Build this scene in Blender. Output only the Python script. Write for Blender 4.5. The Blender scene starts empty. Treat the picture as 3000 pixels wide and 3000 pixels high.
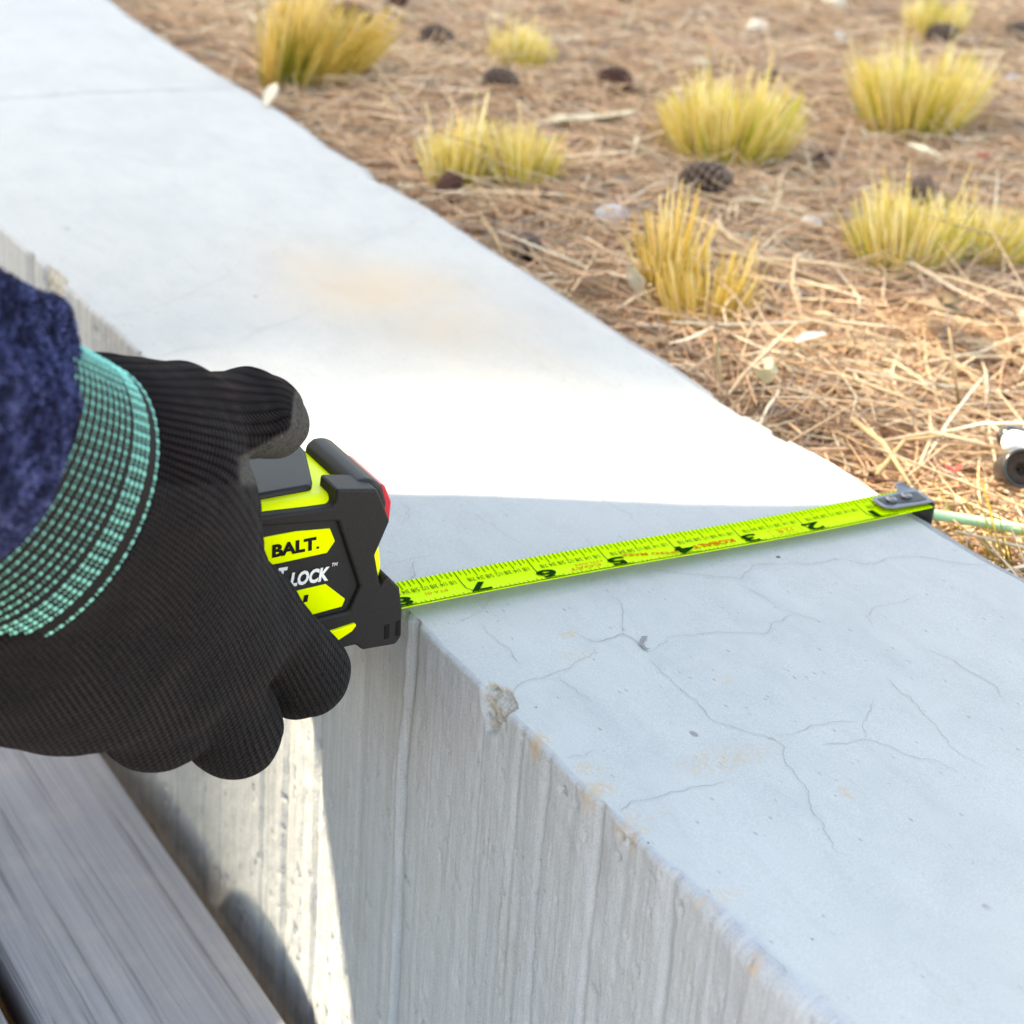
import bpy, bmesh, math, random
import numpy as np
from mathutils import Vector, Matrix
random.seed(7); rng = np.random.default_rng(11)
SC = bpy.context.scene
COL = SC.collection

# ---------------------------------------------------------------- camera
CAM = np.array([-.4647, -.4985, .2983])
CR = np.array([.8697, -.4886, .0701]); CU = np.array([.1523, .4009, .9034]); CF = np.array([.4695, .7750, -.4231])
FPX = 6271.6
cam = bpy.data.cameras.new('camera'); camo = bpy.data.objects.new('camera', cam); COL.objects.link(camo)
cam.sensor_width = 36; cam.lens = FPX / 3000 * 36; cam.clip_start = .01; cam.clip_end = 500
camo.matrix_world = Matrix(((CR[0], CU[0], -CF[0], CAM[0]), (CR[1], CU[1], -CF[1], CAM[1]), (CR[2], CU[2], -CF[2], CAM[2]), (0, 0, 0, 1)))
cam.dof.use_dof = True; cam.dof.focus_distance = .605; cam.dof.aperture_fstop = 20
SC.camera = camo

# ---------------------------------------------------------------- light
SUN = np.array([.471, -.471, -.744]); SUN /= np.linalg.norm(SUN)      # travel direction of the light
elev = math.asin(-SUN[2]); azim = math.atan2(-SUN[0], -SUN[1])         # clockwise from +Y
W = bpy.data.worlds.new('World'); SC.world = W; W.use_nodes = True
nt = W.node_tree; bg = nt.nodes['Background']
sky = nt.nodes.new('ShaderNodeTexSky'); sky.sky_type = 'NISHITA'; sky.sun_disc = False
sky.sun_elevation = elev; sky.sun_rotation = azim; sky.air_density = 1.0; sky.dust_density = 1.2; sky.ozone_density = 1.0
nt.links.new(sky.outputs[0], bg.inputs[0]); bg.inputs[1].default_value = .15
sl = bpy.data.lights.new('sun', 'SUN'); sl.energy = 3.4; sl.angle = math.radians(.5); sl.color = (1, .96, .90)
so = bpy.data.objects.new('sun', sl); COL.objects.link(so)
so.rotation_euler = Vector(SUN).to_track_quat('-Z', 'Y').to_euler(); so.location = (-4, 4, 7)
vs = SC.view_settings; vs.view_transform = 'Standard'; vs.look = 'None'; vs.gamma = 1; vs.use_curve_mapping = False
vs.exposure = 2.55
vs.use_white_balance = True; vs.white_balance_temperature = 9700; vs.white_balance_tint = 10
SC.render.engine = 'CYCLES'

# ---------------------------------------------------------------- helpers
def ray(x, y): return CF + (x - 1500) / FPX * CR - (y - 1500) / FPX * CU
def onp(x, y, ax, val):
    d = ray(x, y); return CAM + d * (val - CAM[ax]) / d[ax]
def tag(o, label=None, cat=None, group=None, kind=None):
    if label: o['label'] = label
    if cat: o['category'] = cat
    if group: o['group'] = group
    if kind: o['kind'] = kind
    return o
def empty(name, loc=(0, 0, 0), **k):
    o = bpy.data.objects.new(name, None); COL.objects.link(o); o.location = loc; o.empty_display_size = .01
    return tag(o, **k)
def mobj(name, verts, faces, mat, parent=None, smooth=False, attrs=None, **k):
    me = bpy.data.meshes.new(name)
    verts = np.asarray(verts, dtype=np.float32)
    if isinstance(faces, np.ndarray):
        n, c = faces.shape
        me.vertices.add(len(verts)); me.vertices.foreach_set('co', verts.ravel())
        me.loops.add(n * c); me.loops.foreach_set('vertex_index', faces.astype(np.int32).ravel())
        me.polygons.add(n); me.polygons.foreach_set('loop_start', np.arange(0, n * c, c, dtype=np.int32))
        try: me.polygons.foreach_set('loop_total', np.full(n, c, dtype=np.int32))
        except Exception: pass
        me.update(calc_edges=True)
    else:
        me.from_pydata(verts.tolist(), [], faces)
    if smooth: me.polygons.foreach_set('use_smooth', np.ones(len(me.polygons), dtype=bool))
    for a, v in (attrs or {}).items():
        at = me.attributes.new(a, 'FLOAT', 'POINT'); at.data.foreach_set('value', np.asarray(v, dtype=np.float32).ravel())
    if mat: me.materials.append(mat)
    me.validate(clean_customdata=False); me.update()
    o = bpy.data.objects.new(name, me); COL.objects.link(o)
    if parent is not None:
        o.parent = parent; o.matrix_parent_inverse = Matrix.Translation(-Vector(parent.location)) if parent.type == 'EMPTY' else Matrix()
    return tag(o, **k)
def prism(poly, axis, a, b):
    # polygon in two coordinates extruded along an axis (0,1,2) from a to b
    n = len(poly); V = []
    for t in (a, b):
        for p in poly:
            q = list(p); q.insert(axis, t); V.append(q)
    F = [list(range(n)), list(range(2 * n - 1, n - 1, -1))] + [[i, n + i, n + (i + 1) % n, (i + 1) % n] for i in range(n)]
    return V, F
def recalc(o):
    bm = bmesh.new(); bm.from_mesh(o.data); bmesh.ops.recalc_face_normals(bm, faces=bm.faces); bm.to_mesh(o.data); bm.free()
def bevel(o, w, seg=3, angle=35):
    recalc(o)
    m = o.modifiers.new('bevel', 'BEVEL'); m.width = w; m.segments = seg; m.limit_method = 'ANGLE'; m.angle_limit = math.radians(angle)
    o.data.polygons.foreach_set('use_smooth', np.ones(len(o.data.polygons), dtype=bool))
    m2 = o.modifiers.new('wn', 'WEIGHTED_NORMAL'); m2.keep_sharp = True
    return o
def hash2(i, j, s):
    v = np.sin(i * 127.1 + j * 311.7 + s * 74.7) * 43758.5453
    return v - np.floor(v)
def vnoise(x, y, s=0):
    xi = np.floor(x); yi = np.floor(y); fx = x - xi; fy = y - yi
    fx = fx * fx * (3 - 2 * fx); fy = fy * fy * (3 - 2 * fy)
    a = hash2(xi, yi, s); b = hash2(xi + 1, yi, s); c = hash2(xi, yi + 1, s); d = hash2(xi + 1, yi + 1, s)
    return a + (b - a) * fx + (c - a) * fy + (a - b - c + d) * fx * fy
def fbm(x, y, s=0, o=4):
    t = 0; a = .5; n = 0
    for k in range(o):
        t = t + a * vnoise(x * 2 ** k, y * 2 ** k, s + k * 7); n += a; a *= .5
    return t / n
def sst(a, b, x):
    t = np.clip((x - a) / (b - a), 0, 1); return t * t * (3 - 2 * t)

# ---- node material helper
class M:
    def __init__(s, name, rough=.6, spec=.5):
        s.m = bpy.data.materials.new(name); s.m.use_nodes = True; s.nt = s.m.node_tree
        s.b = s.nt.nodes['Principled BSDF']; s.b.inputs['Roughness'].default_value = rough
        s.b.inputs['Specular IOR Level'].default_value = spec
    def n(s, t, **k):
        x = s.nt.nodes.new(t)
        for a, v in k.items(): setattr(x, a, v)
        return x
    def l(s, a, b): s.nt.links.new(a, b)
    def val(s, node, i, v):
        if hasattr(v, 'is_linked') or isinstance(v, bpy.types.NodeSocket): s.l(v, node.inputs[i])
        else: node.inputs[i].default_value = v
    def obj(s, sc=(1, 1, 1)):
        t = s.n('ShaderNodeTexCoord'); m = s.n('ShaderNodeMapping'); s.l(t.outputs['Object'], m.inputs[0]); m.inputs['Scale'].default_value = sc
        return m.outputs[0]
    def noise(s, vec, scale, det=4, rough=.6, dist=0):
        x = s.n('ShaderNodeTexNoise'); s.l(vec, x.inputs['Vector']); x.inputs['Scale'].default_value = scale
        x.inputs['Detail'].default_value = det; x.inputs['Roughness'].default_value = rough; x.inputs['Distortion'].default_value = dist
        return x.outputs[0]
    def vor(s, vec, scale, feat='F1'):
        x = s.n('ShaderNodeTexVoronoi', feature=feat); s.l(vec, x.inputs['Vector']); x.inputs['Scale'].default_value = scale
        return x.outputs['Distance']
    def ramp(s, f, stops, interp='LINEAR'):
        x = s.n('ShaderNodeValToRGB'); s.l(f, x.inputs[0]); e = x.color_ramp.elements; x.color_ramp.interpolation = interp
        while len(e) < len(stops): e.new(.5)
        for el, (p, c) in zip(e, stops):
            el.position = p; el.color = (*c, 1) if len(c) == 3 else c
        return x.outputs[0]
    def g(s, f, a, b): return s.ramp(f, [(a, (0, 0, 0)), (b, (1, 1, 1))])
    def mix(s, f, a, b, mode='MIX'):
        x = s.n('ShaderNodeMix', data_type='RGBA', blend_type=mode); s.val(x, 0, f)
        for i, v in ((6, a), (7, b)):
            if isinstance(v, (tuple, list)): x.inputs[i].default_value = (*v, 1) if len(v) == 3 else v
            else: s.l(v, x.inputs[i])
        return x.outputs[2]
    def math(s, op, a, b=0., c=None):
        x = s.n('ShaderNodeMath', operation=op); s.val(x, 0, a); s.val(x, 1, b)
        if c is not None: s.val(x, 2, c)
        return x.outputs[0]
    def attr(s, name):
        x = s.n('ShaderNodeAttribute', attribute_name=name); return x.outputs['Fac']
    def color(s, c):
        if isinstance(c, (tuple, list)): s.b.inputs['Base Color'].default_value = (*c, 1)
        else: s.l(c, s.b.inputs['Base Color'])
        return s
    def bump(s, h, strength=.5, dist=.001, prev=None):
        x = s.n('ShaderNodeBump'); s.l(h, x.inputs['Height']); x.inputs['Strength'].default_value = strength; x.inputs['Distance'].default_value = dist
        if prev is not None: s.l(prev, x.inputs['Normal'])
        s.l(x.outputs[0], s.b.inputs['Normal']); return x.outputs[0]

def plain(name, c, rough=.5, spec=.5, nz=.12, sc=400, bstr=.15, bd=.0003, metal=0):
    m = M(name, rough, spec); v = m.obj()
    n = m.noise(v, sc, 3)
    m.color(m.mix(m.g(n, .3, .7), tuple(x * (1 - nz) for x in c), tuple(min(1, x * (1 + nz)) for x in c)))
    m.bump(n, bstr, bd); m.b.inputs['Metallic'].default_value = metal
    return m.m

# ================================================================ the setting: ground
XF = -.199            # near face of the wall
def gh(x, y):
    return -.022 + .018 * (fbm(x * 9, y * 9, 3) - .5) + .006 * (fbm(x * 40, y * 40, 5) - .5) - .012 * np.exp(-np.maximum(x, 0) / .03)
mg = M('soil', .95, .2); v = mg.obj()
a = mg.noise(v, 60, 6, .7); b = mg.noise(v, 9, 4)
mg.color(mg.mix(mg.g(b, .35, .65), mg.ramp(a, [(.3, (.17, .095, .058)), (.5, (.38, .23, .14)), (.68, (.52, .35, .22)), (.8, (.64, .50, .35))]),
                mg.ramp(a, [(.3, (.18, .10, .06)), (.55, (.42, .26, .155)), (.75, (.56, .38, .24))])))
mg.bump(a, .9, .006)
xs = np.concatenate([[-60, -20, -6, -2, -.6, -.12, -.1, -.03, 0], np.arange(.006, 1.3, .012), [1.4, 1.7, 2.5, 4, 8, 20, 60]])
ys = np.concatenate([[-60, -20, -6, -2, -1], np.arange(-.5, 1.8, .012), [2, 2.6, 4, 8, 20, 60]])
X, Y = np.meshgrid(xs, ys, indexing='ij')
Z = np.where(X < -.11, -.34 + .02 * (fbm(X * 5, Y * 5) - .5), np.where(X < -.02, -.05, gh(X, Y)))
nx, ny = X.shape; idx = np.arange(nx * ny).reshape(nx, ny)
q = np.stack([idx[:-1, :-1], idx[1:, :-1], idx[1:, 1:], idx[:-1, 1:]], -1).reshape(-1, 4)
mobj('ground', np.stack([X, Y, Z], -1).reshape(-1, 3), q, mg.m, smooth=True, kind='structure')

# ================================================================ concrete wall
NEAR = np.array([(-.60, -.1990), (-.2103, -.1990), (-.195, -.1992), (-.185, -.2002), (-.172, -.1985), (-.1604, -.1979), (-.126, -.1984), (-.1081, -.199), (-.0856, -.1986), (-.0427, -.1986), (-.006, -.1981), (.1, -.1975), (.2094, -.1971), (.2615, -.1985), (.30, -.1998), (.331, -.2005), (.356, -.2013), (.3817, -.2023), (.6, -.203), (1.9, -.205)])
FAR = np.array([(-.6, -.001), (-.0545, -.0021), (-.0315, -.0039), (-.0087, -.0039), (.0125, -.0054), (.0446, -.0047), (.072, -.0082), (.1034, -.0093), (.1471, -.0069), (.1737, -.008), (.2441, -.0066), (.296, -.0069), (.3543, -.0056), (.4066, -.0085), (.4238, -.0055), (.4653, -.0078), (.4973, -.0037), (.5536, -.0032), (.5915, -.0045), (.6558, -.0052), (.7578, -.0038), (.8057, .0004), (1.9, .003)])
def top_h(x, y):
    return .0016 * (fbm(x * 14, y * 14, 21, 3) - .5) + .0005 * (fbm(x * 90, y * 60, 23, 3) - .5)
ysw = np.concatenate([np.arange(-.42, -.27, .004), np.arange(-.27, .26, .0008), np.arange(.26, .9, .0016), np.arange(.9, 1.9, .02)])
zs = np.concatenate([np.arange(-.345, -.21, .006), np.arange(-.21, -.012, .0012), np.arange(-.012, -.0005, .0006)])
u1 = np.concatenate([np.linspace(0, .03, 40), np.linspace(.03, .94, 230)[1:], np.linspace(.94, 1, 60)[1:]])
zf = np.array([-.001, -.003, -.006, -.010, -.016, -.03, -.06, -.12, -.2, -.345])
ns = len(zs) + len(u1) + len(zf)
Yg = np.repeat(ysw[:, None], ns, 1)
n_ = np.interp(ysw, NEAR[:, 0], NEAR[:, 1]) + .0011 * (fbm(ysw * 120, ysw * 0, 31, 4) - .5)
f_ = np.interp(ysw, FAR[:, 0], FAR[:, 1]) + .0009 * (fbm(ysw * 70, ysw * 0, 33, 4) - .5)
Xg = np.zeros_like(Yg); Zg = np.zeros_like(Yg); part = np.zeros(ns)
k1 = len(zs); k2 = k1 + len(u1)
Zg[:, :k1] = zs[None]; 
# board marked face: long vertical grooves and ridges with a slight wander
yy = Yg[:, :k1] + .004 * (fbm(zs[None] * 18 + 3, Yg[:, :k1] * 6, 41, 3) - .5) + .02 * zs[None] * (Yg[:, :k1] - .1)
g = .0003 * (fbm(yy * 70, zs[None] * 2.2, 42, 4) - .5) + .0003 * (fbm(yy * 300, zs[None] * 7, 45, 3) - .5) + .0009 * (fbm(yy * 240, zs[None] * 160, 47, 3) - .5)
for yc, wd, dp in ((-.0075, .0016, .0030), (-.0045, .0012, -.0016), (-.1165, .0035, .0022), (-.1135, .0012, .0018), (-.073, .001, .0013), (-.052, .0009, .0011), (-.088, .0010, .0015), (.055, .002, .002), (.081, .0024, .0022), (.102, .0016, .002), (.345, .004, .004), (-.148, .002, .0022)):
    wob = yc + .003 * (fbm(zs * 22, zs * 0 + yc * 50, 51, 3) - .5)
    g -= dp * .5 * np.exp(-((yy - wob[None]) / wd) ** 2) * (.5 + fbm(zs[None] * 50, zs[None] * 0 + yc * 91, 53, 3))
pits = fbm(Yg[:, :k1] * 420, zs[None] * 300, 57, 2); g -= .0016 * sst(.80, .88, pits)
Xg[:, :k1] = n_[:, None] + .0015 * (zs[None] / -.2) - g
rr = .0012 + .0045 * sst(-.125, -.19, ysw) + .0011 * fbm(ysw * 60, ysw * 0, 61)      # worn arris radius grows towards the near end
t = np.clip(1 + zs[None] / rr[:, None], 0, 1)
Xg[:, :k1] += rr[:, None] * (1 - np.sqrt(np.clip(1 - t ** 2, 0, 1)))
xt = (n_ + rr)[:, None] + (f_ - n_ - rr)[:, None] * u1[None]
Xg[:, k1:k2] = xt; Zg[:, k1:k2] = top_h(xt, Yg[:, k1:k2])
ef = sst(.004, 0, f_[:, None] - xt); Zg[:, k1:k2] -= .0018 * ef
Xg[:, k2:] = f_[:, None] + .0004; Zg[:, k2:] = zf[None]
# chips broken out of the near arris: (y, length, depth)
chip = np.zeros_like(Yg)
for yc, L, dp, hh in ((-.0565, .0075, .0072, .0105), (.155, .006, .003, .006), (.318, .012, .004, .012)):
    e = np.abs((Yg - yc) / L) ** 2 + np.abs((Xg - n_[:, None]) / dp) ** 2 + np.abs(Zg / hh) ** 2
    e = e + .55 * (fbm(Yg * 260, Xg * 260 + Zg * 230, 71, 4) - .5) * 2
    w = sst(1.05, .72, e); w[:, k2:] = 0
    chip = np.maximum(chip, w if dp > .004 else w * .6)
    k = w * (.55 + .9 * fbm(Yg * 420, Xg * 400 + Zg * 400, 73, 4))
    Xg += k * dp * .42 * (Zg < .003) * sst(dp * 1.2, 0, Xg - n_[:, None]); Zg -= k * hh * .34 * sst(hh * 1.2, 0, -Zg) * sst(dp * 1.3, 0, Xg - n_[:, None])
for yc, L, dp in ((.4066, .006, .004), (.1034, .012, .003), (.0715, .005, .003)):
    w = sst(1, .2, np.abs((Yg - yc) / L) ** 2 + np.abs((Xg - f_[:, None]) / dp) ** 2); w[:, :k1] = 0
    Zg -= .003 * w
# attributes
isface = np.zeros_like(Yg); isface[:, :k1] = 1; isface[:, k2:] = 1
def p2(x, y): return onp(x, y, 2, 0)[:2]
rust = np.zeros_like(Yg)
nzr = fbm(Xg * 1500, Yg * 800, 81, 4)
for px_, py_, a_, b_, s_ in ((2130, 2220, .016, .006, .75), (1745, 2312, .006, .004, 1.1), (1665, 1860, .004, .0022, 1.2), (1720, 2250, .004, .004, .9), (1580, 2165, .004, .004, 1.0), (2480, 2320, .002, .003, 1.1), (2120, 1990, .003, .003, .7), (1690, 1920, .006, .003, .7), (1850, 2430, .006, .004, .8), (2050, 2640, .012, .004, .7), (2200, 2800, .004, .003, 1.1), (1850, 2395, .012, .003, .6)):
    c = p2(px_, py_); d = ((Xg - c[0]) / a_) ** 2 + ((Yg - c[1]) / b_) ** 2
    rust = np.maximum(rust, sst(1.5, 0, d) * sst(.62 - .18 * s_, .70 - .16 * s_, nzr) * s_)
edge_chip = sst(.05, .35, chip) * sst(.8, .4, chip) * (np.abs(Yg + .0575) < .03)
rust = np.clip(np.maximum(rust, edge_chip * 1.3 * sst(.42, .55, fbm(Yg * 200, Zg * 200, 83))), 0, 1)
rust *= sst(-.007, -.0035, Zg)
wash = np.zeros_like(Yg)                              # broad tan stain on the cap
for (px_, py_, a_, b_, s_) in ((1130, 870, .045, .05, .9), (1300, 960, .04, .05, .8), (1450, 1020, .03, .05, .5), (980, 800, .03, .05, .5), (1330, 2240, .04, .02, 0)):
    c = p2(px_, py_); d = ((Xg - c[0]) / a_) ** 2 + ((Yg - c[1]) / b_) ** 2
    wash = np.maximum(wash, s_ * np.exp(-d * 1.3))
wash *= .35 + 1.0 * fbm(Xg * 30 + 2, Yg * 18, 85, 4); wash[:, :k1] = 0
mw = M('concrete', 1.0, .0); v = mw.obj()
big = mw.noise(v, 14, 5, .6, .6); mid = mw.noise(mw.obj((1.0, .55, 1)), 60, 6, .65, .4); fine = mw.noise(v, 900, 3, .6)
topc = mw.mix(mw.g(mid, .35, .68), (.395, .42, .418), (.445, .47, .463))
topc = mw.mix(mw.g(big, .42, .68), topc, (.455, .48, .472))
sand = mw.noise(v, 2300, 2, .7); topc = mw.mix(mw.g(sand, .28, .72), mw.mix(.24, topc, (.2, .2, .2)), mw.mix(.2, topc, (.72, .73, .72)))
trw = mw.noise(mw.obj((1.0, .22, 1)), 150, 5, .65, .6); topc = mw.mix(mw.math('MULTIPLY', mw.g(trw, .52, .72), .22), topc, (.33, .345, .35))
# dark pinholes lying along the float direction
pv = mw.vor(mw.obj((1.0, .42, 1)), 340); pm = mw.noise(v, 120, 3)
pit = mw.math('MULTIPLY', mw.math('SUBTRACT', 1, mw.g(pv, .05, .17)), mw.g(pm, .48, .58))
topc = mw.mix(mw.math('MULTIPLY', pit, .42), topc, (.22, .19, .17))
pv2 = mw.vor(mw.obj((1.0, .6, 1)), 70); bighole = mw.math('SUBTRACT', 1, mw.g(pv2, .055, .085))
bighole = mw.math('MULTIPLY', bighole, mw.g(mw.noise(v, 33, 2), .55, .6))
topc = mw.mix(mw.math('MULTIPLY', bighole, .55), topc, (.12, .10, .09))
topc = mw.mix(mw.math('MULTIPLY', mw.attr('wash'), .75), topc, (.56, .43, .29))
st = mw.noise(mw.obj((1, 260, 5)), 1.0, 6, .68, .5); st2 = mw.noise(mw.obj((1, 620, 22)), 1.0, 5, .65, .4); bl = mw.noise(mw.obj((1, 1, .6)), 26, 5, .65, .5)
sandf = mw.noise(v, 1500, 3, .7)
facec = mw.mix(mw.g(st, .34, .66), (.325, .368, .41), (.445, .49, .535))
facec = mw.mix(mw.math('MULTIPLY', mw.g(st2, .56, .70), .5), facec, (.30, .29, .275))
facec = mw.mix(mw.math('MULTIPLY', mw.g(bl, .55, .72), .4), facec, (.31, .30, .285))
facec = mw.mix(mw.g(sandf, .3, .7), mw.mix(.2, facec, (.12, .12, .12)), mw.mix(.12, facec, (.7, .71, .72)))
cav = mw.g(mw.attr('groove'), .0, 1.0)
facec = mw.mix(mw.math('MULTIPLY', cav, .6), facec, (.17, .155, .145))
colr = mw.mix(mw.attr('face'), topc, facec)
chc = mw.mix(mw.g(mw.noise(v, 500, 5, .7), .38, .62), (.30, .295, .275), (.47, .475, .46))
colr = mw.mix(mw.g(mw.attr('chip'), .35, .6), colr, chc)
colr = mw.mix(mw.math('MULTIPLY', mw.attr('rust'), .45), colr, (.52, .34, .17))
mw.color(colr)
h = mw.math('ADD', mw.math('MULTIPLY', fine, .35), mw.math('MULTIPLY', mid, .4))
h = mw.math('SUBTRACT', h, mw.math('MULTIPLY', mw.math('ADD', pit, bighole), .9))
n1 = mw.bump(h, .5, .0006)
mw.bump(mw.math('MULTIPLY', mw.math('ADD', st2, mw.noise(v, 380, 4, .7)), mw.attr('face')), .38, .0010, n1)
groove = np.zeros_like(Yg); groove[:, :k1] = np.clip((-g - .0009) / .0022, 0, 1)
ny_, ns_ = Yg.shape; idx = np.arange(ny_ * ns_).reshape(ny_, ns_)
q = np.stack([idx[:-1, :-1], idx[:-1, 1:], idx[1:, 1:], idx[1:, :-1]], -1).reshape(-1, 4)
wall = empty('concrete_wall', (-.1, .4, -.34), label='long pale grey cast concrete wall with cracked flat top and streaked side', cat='wall')
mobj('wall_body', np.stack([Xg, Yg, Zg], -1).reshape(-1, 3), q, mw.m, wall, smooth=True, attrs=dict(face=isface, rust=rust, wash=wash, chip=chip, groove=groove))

# hairline cracks: thin dark ribbons following the cap, traced in wall coordinates
CRK = [
 (.9, [(1690,1858),(1735,1885),(1760,1882),(1790,1868),(1820,1858),(1845,1865),(1870,1885),(1890,1905),(1905,1912)]),
 (.5, [(1400,1830),(1430,1860),(1460,1885),(1490,1905),(1505,1930),(1530,1955)]),
 (.5, [(1480,2045),(1520,2010),(1570,1993),(1640,1970),(1690,1945),(1730,1925),(1745,1895)]),
 (.45, [(1630,1980),(1680,2020),(1740,2060)]),
 (.9, [(1360,1965),(1400,1995),(1430,2015),(1470,2030),(1510,2050)]),
 (.7, [(1805,2385),(1850,2350),(1900,2338),(1950,2325),(2010,2312),(2075,2302),(2140,2290)]),
 (.5, [(1905,1912),(1960,1868),(2030,1862),(2105,1852),(2170,1858),(2250,1862),(2262,1835),(2300,1810),(2330,1800)]),
 (.5, [(1897,1930),(1930,1965),(1985,2010),(2030,2045),(2065,2085),(2085,2110),(2150,2130),(2210,2150),(2265,2165),(2290,2185),(2298,2230),(2330,2270),(2360,2305),(2375,2370),(2410,2420),(2440,2485),(2480,2510)]),
 (.45, [(2265,2160),(2330,2145),(2380,2125),(2440,2120),(2520,2112)]),
 (.55, [(2400,2185),(2470,2180),(2535,2165),(2600,2185),(2660,2220),(2740,2230),(2790,2260),(2810,2280)]),
 (.45, [(2535,2165),(2525,2120),(2545,2095),(2560,2050)]),

 (.6, [(1900,1350+560/1.756),(2175,1350+610/1.756),(2180,1685),(2210,1655),(2290,1652),(2330,1650),(2380,1652),(2440,1640),(2475,1640),(2520,1652),(2560,1650),(2600,1635),(2660,1630),(2720,1635),(2790,1648),(2860,1658),(2920,1655)]),
 (.45, [(2175,1718),(2220,1740),(2260,1765),(2300,1790),(2350,1805),(2420,1830)]),
 (.6, [(2700,1900),(2780,1930),(2850,1980),(2900,2005),(2920,2020),(2930,2045)]),
 (.4, [(2560,1840),(2540,1810),(2560,1780),(2620,1770),(2680,1755)]),
 (.8, [(2010,2590),(2045,2615),(2070,2630)]),
 (1.0, [(2095,2660),(2130,2695),(2165,2715),(2200,2760),(2240,2795),(2280,2830),(2310,2865),(2345,2905),(2375,2935),(2410,2925),(2440,2915)]),
 (.45, [(1760,2195),(1700,2215),(1640,2230)]),
 (.5, [(1130,1655),(1170,1652),(1210,1640),(1280,1630)]),
 (.6, [(1195,1705),(1218,1690),(1210,1668),(1205,1655),(1230,1645)]),
 (.45, [(1180,1540),(1195,1515),(1190,1490),(1170,1470)]),
 (.45, [(1340,1500),(1400,1515),(1440,1540),(1470,1560),(1530,1600)]),
 (.5, [(1700,1570),(1730,1595),(1735,1612)]),
 (.4, [(1810,1490),(1830,1500),(1850,1515),(1870,1540)]),
 (.45, [(1720,1720),(1740,1705),(1735,1690)]),
 (.4, [(1790,1740),(1820,1780),(1825,1830),(1830,1870)]),
 (.4, [(1440,1750),(1420,1790),(1380,1810),(1330,1835)]),
 (3., [(-20,290),(130,283),(260,275),(420,268),(560,264),(690,258)]),

 (.6, [(640,470),(760,490),(880,520),(980,530)]), (.6, [(1020,730),(1100,690),(1180,670),(1240,640)]),
 (.5, [(440,1042),(500,1035),(560,1020),(650,1015)]), (.5, [(900,820),(990,850),(1080,840)]),
 (.5, [(330,930),(430,910),(520,880),(650,820),(720,760)]), (.5, [(700,1000),(780,960),(860,940),(940,900)]),
 (.45, [(2600,1990),(2680,2060),(2740,2130),(2790,2200),(2900,2260)]),

]
mc = M('crack_dark', .95, .1); mc.color((.23, .23, .232))
V = []; Fc = []
for wmm, pl in CRK:
    P = np.array([p2(*p) for p in pl])
    L = np.r_[0, np.cumsum(np.linalg.norm(np.diff(P, axis=0), axis=1))]
    s = np.linspace(0, L[-1], max(6, int(L[-1] / .0009)))
    C2 = np.stack([np.interp(s, L, P[:, 0]), np.interp(s, L, P[:, 1])], 1)
    seed = len(V); C2 = C2 + .0011 * (np.stack([fbm(s * 350, s * 0, seed), fbm(s * 350, s * 0, seed + 50)], 1) - .5) * 2
    T = np.gradient(C2, axis=0); T /= np.linalg.norm(T, axis=1)[:, None] + 1e-9; N = np.stack([-T[:, 1], T[:, 0]], 1)
    wv = wmm * .00018 * (.25 + 1.5 * fbm(s * 260, s * 0, seed + 9, 3)) * sst(0, .004, s) * sst(0, .004, L[-1] - s) + .00003
    lim = (C2[:, 0] > np.interp(C2[:, 1], NEAR[:, 0], NEAR[:, 1]) + .0028) & (C2[:, 0] < np.interp(C2[:, 1], FAR[:, 0], FAR[:, 1]) - .004)
    b0 = len(V)
    for sg in (-1, 1):
        Q = C2 + N * wv[:, None] * sg * .5
        z = top_h(Q[:, 0], Q[:, 1]) + .00035
        V += np.c_[Q, z].tolist()
    m_ = len(s)
    Fc += [[b0 + i, b0 + i + 1, b0 + m_ + i + 1, b0 + m_ + i] for i in range(m_ - 1) if lim[i] and lim[i + 1]]
V = np.array(V)
mobj('hairline_cracks', V, Fc, mc.m, wall, kind='stuff')
# small broken hole beside the crack network, and specks of grit
mgt = plain('grit', (.12, .09, .07), .9)
V = []; Fc = []
def blob(c, r, squash=.5):
    b0 = len(V)
    ring = []
    for j, (zz, rr_) in enumerate(((0, 1), (.55, .85), (.95, .45))):
        for i in range(7):
            a_ = i * 2 * math.pi / 7 + j * .3; k = r * rr_ * random.uniform(.7, 1.25)
            V.append((c[0] + k * math.cos(a_), c[1] + k * math.sin(a_), c[2] + zz * r * squash))
    for j in range(2):
        for i in range(7):
            Fc.append([b0 + j * 7 + i, b0 + j * 7 + (i + 1) % 7, b0 + (j + 1) * 7 + (i + 1) % 7, b0 + (j + 1) * 7 + i])
    Fc.append([b0 + 14 + i for i in range(7)])
for x, y, r in ((1570, 2072, .0008), (2380, 2750, .0008), (2620, 2500, .0006), (2790, 2815, .0006), (1810, 1488, .0005), (1895, 1565, .0006), (1768, 1462, .0009), (1720, 1480, .0005), (2280, 1630, .0014), (2050, 2385, .0004), (2520, 2560, .0005), (2585, 2590, .0006), (2690, 2588, .0005), (1900, 2465, .0006)):
    c = p2(x, y); blob((c[0], c[1], top_h(c[0], c[1]) - .0002), r * .7)
mobj('grit_specks', V, Fc, mgt, wall, kind='stuff')
V = []; Fc = []
pl = np.array([p2(*p) for p in ((1880, 1868), (1898, 1868), (1888, 1880), (1884, 1892), (1894, 1903), (1906, 1905), (1890, 1908), (1876, 1898), (1872, 1884))])
z = top_h(pl[:, 0], pl[:, 1]) + .0006
V = np.c_[pl, z]; mobj('broken_hollow', V, [list(range(len(pl)))], mc.m, wall)

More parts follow.
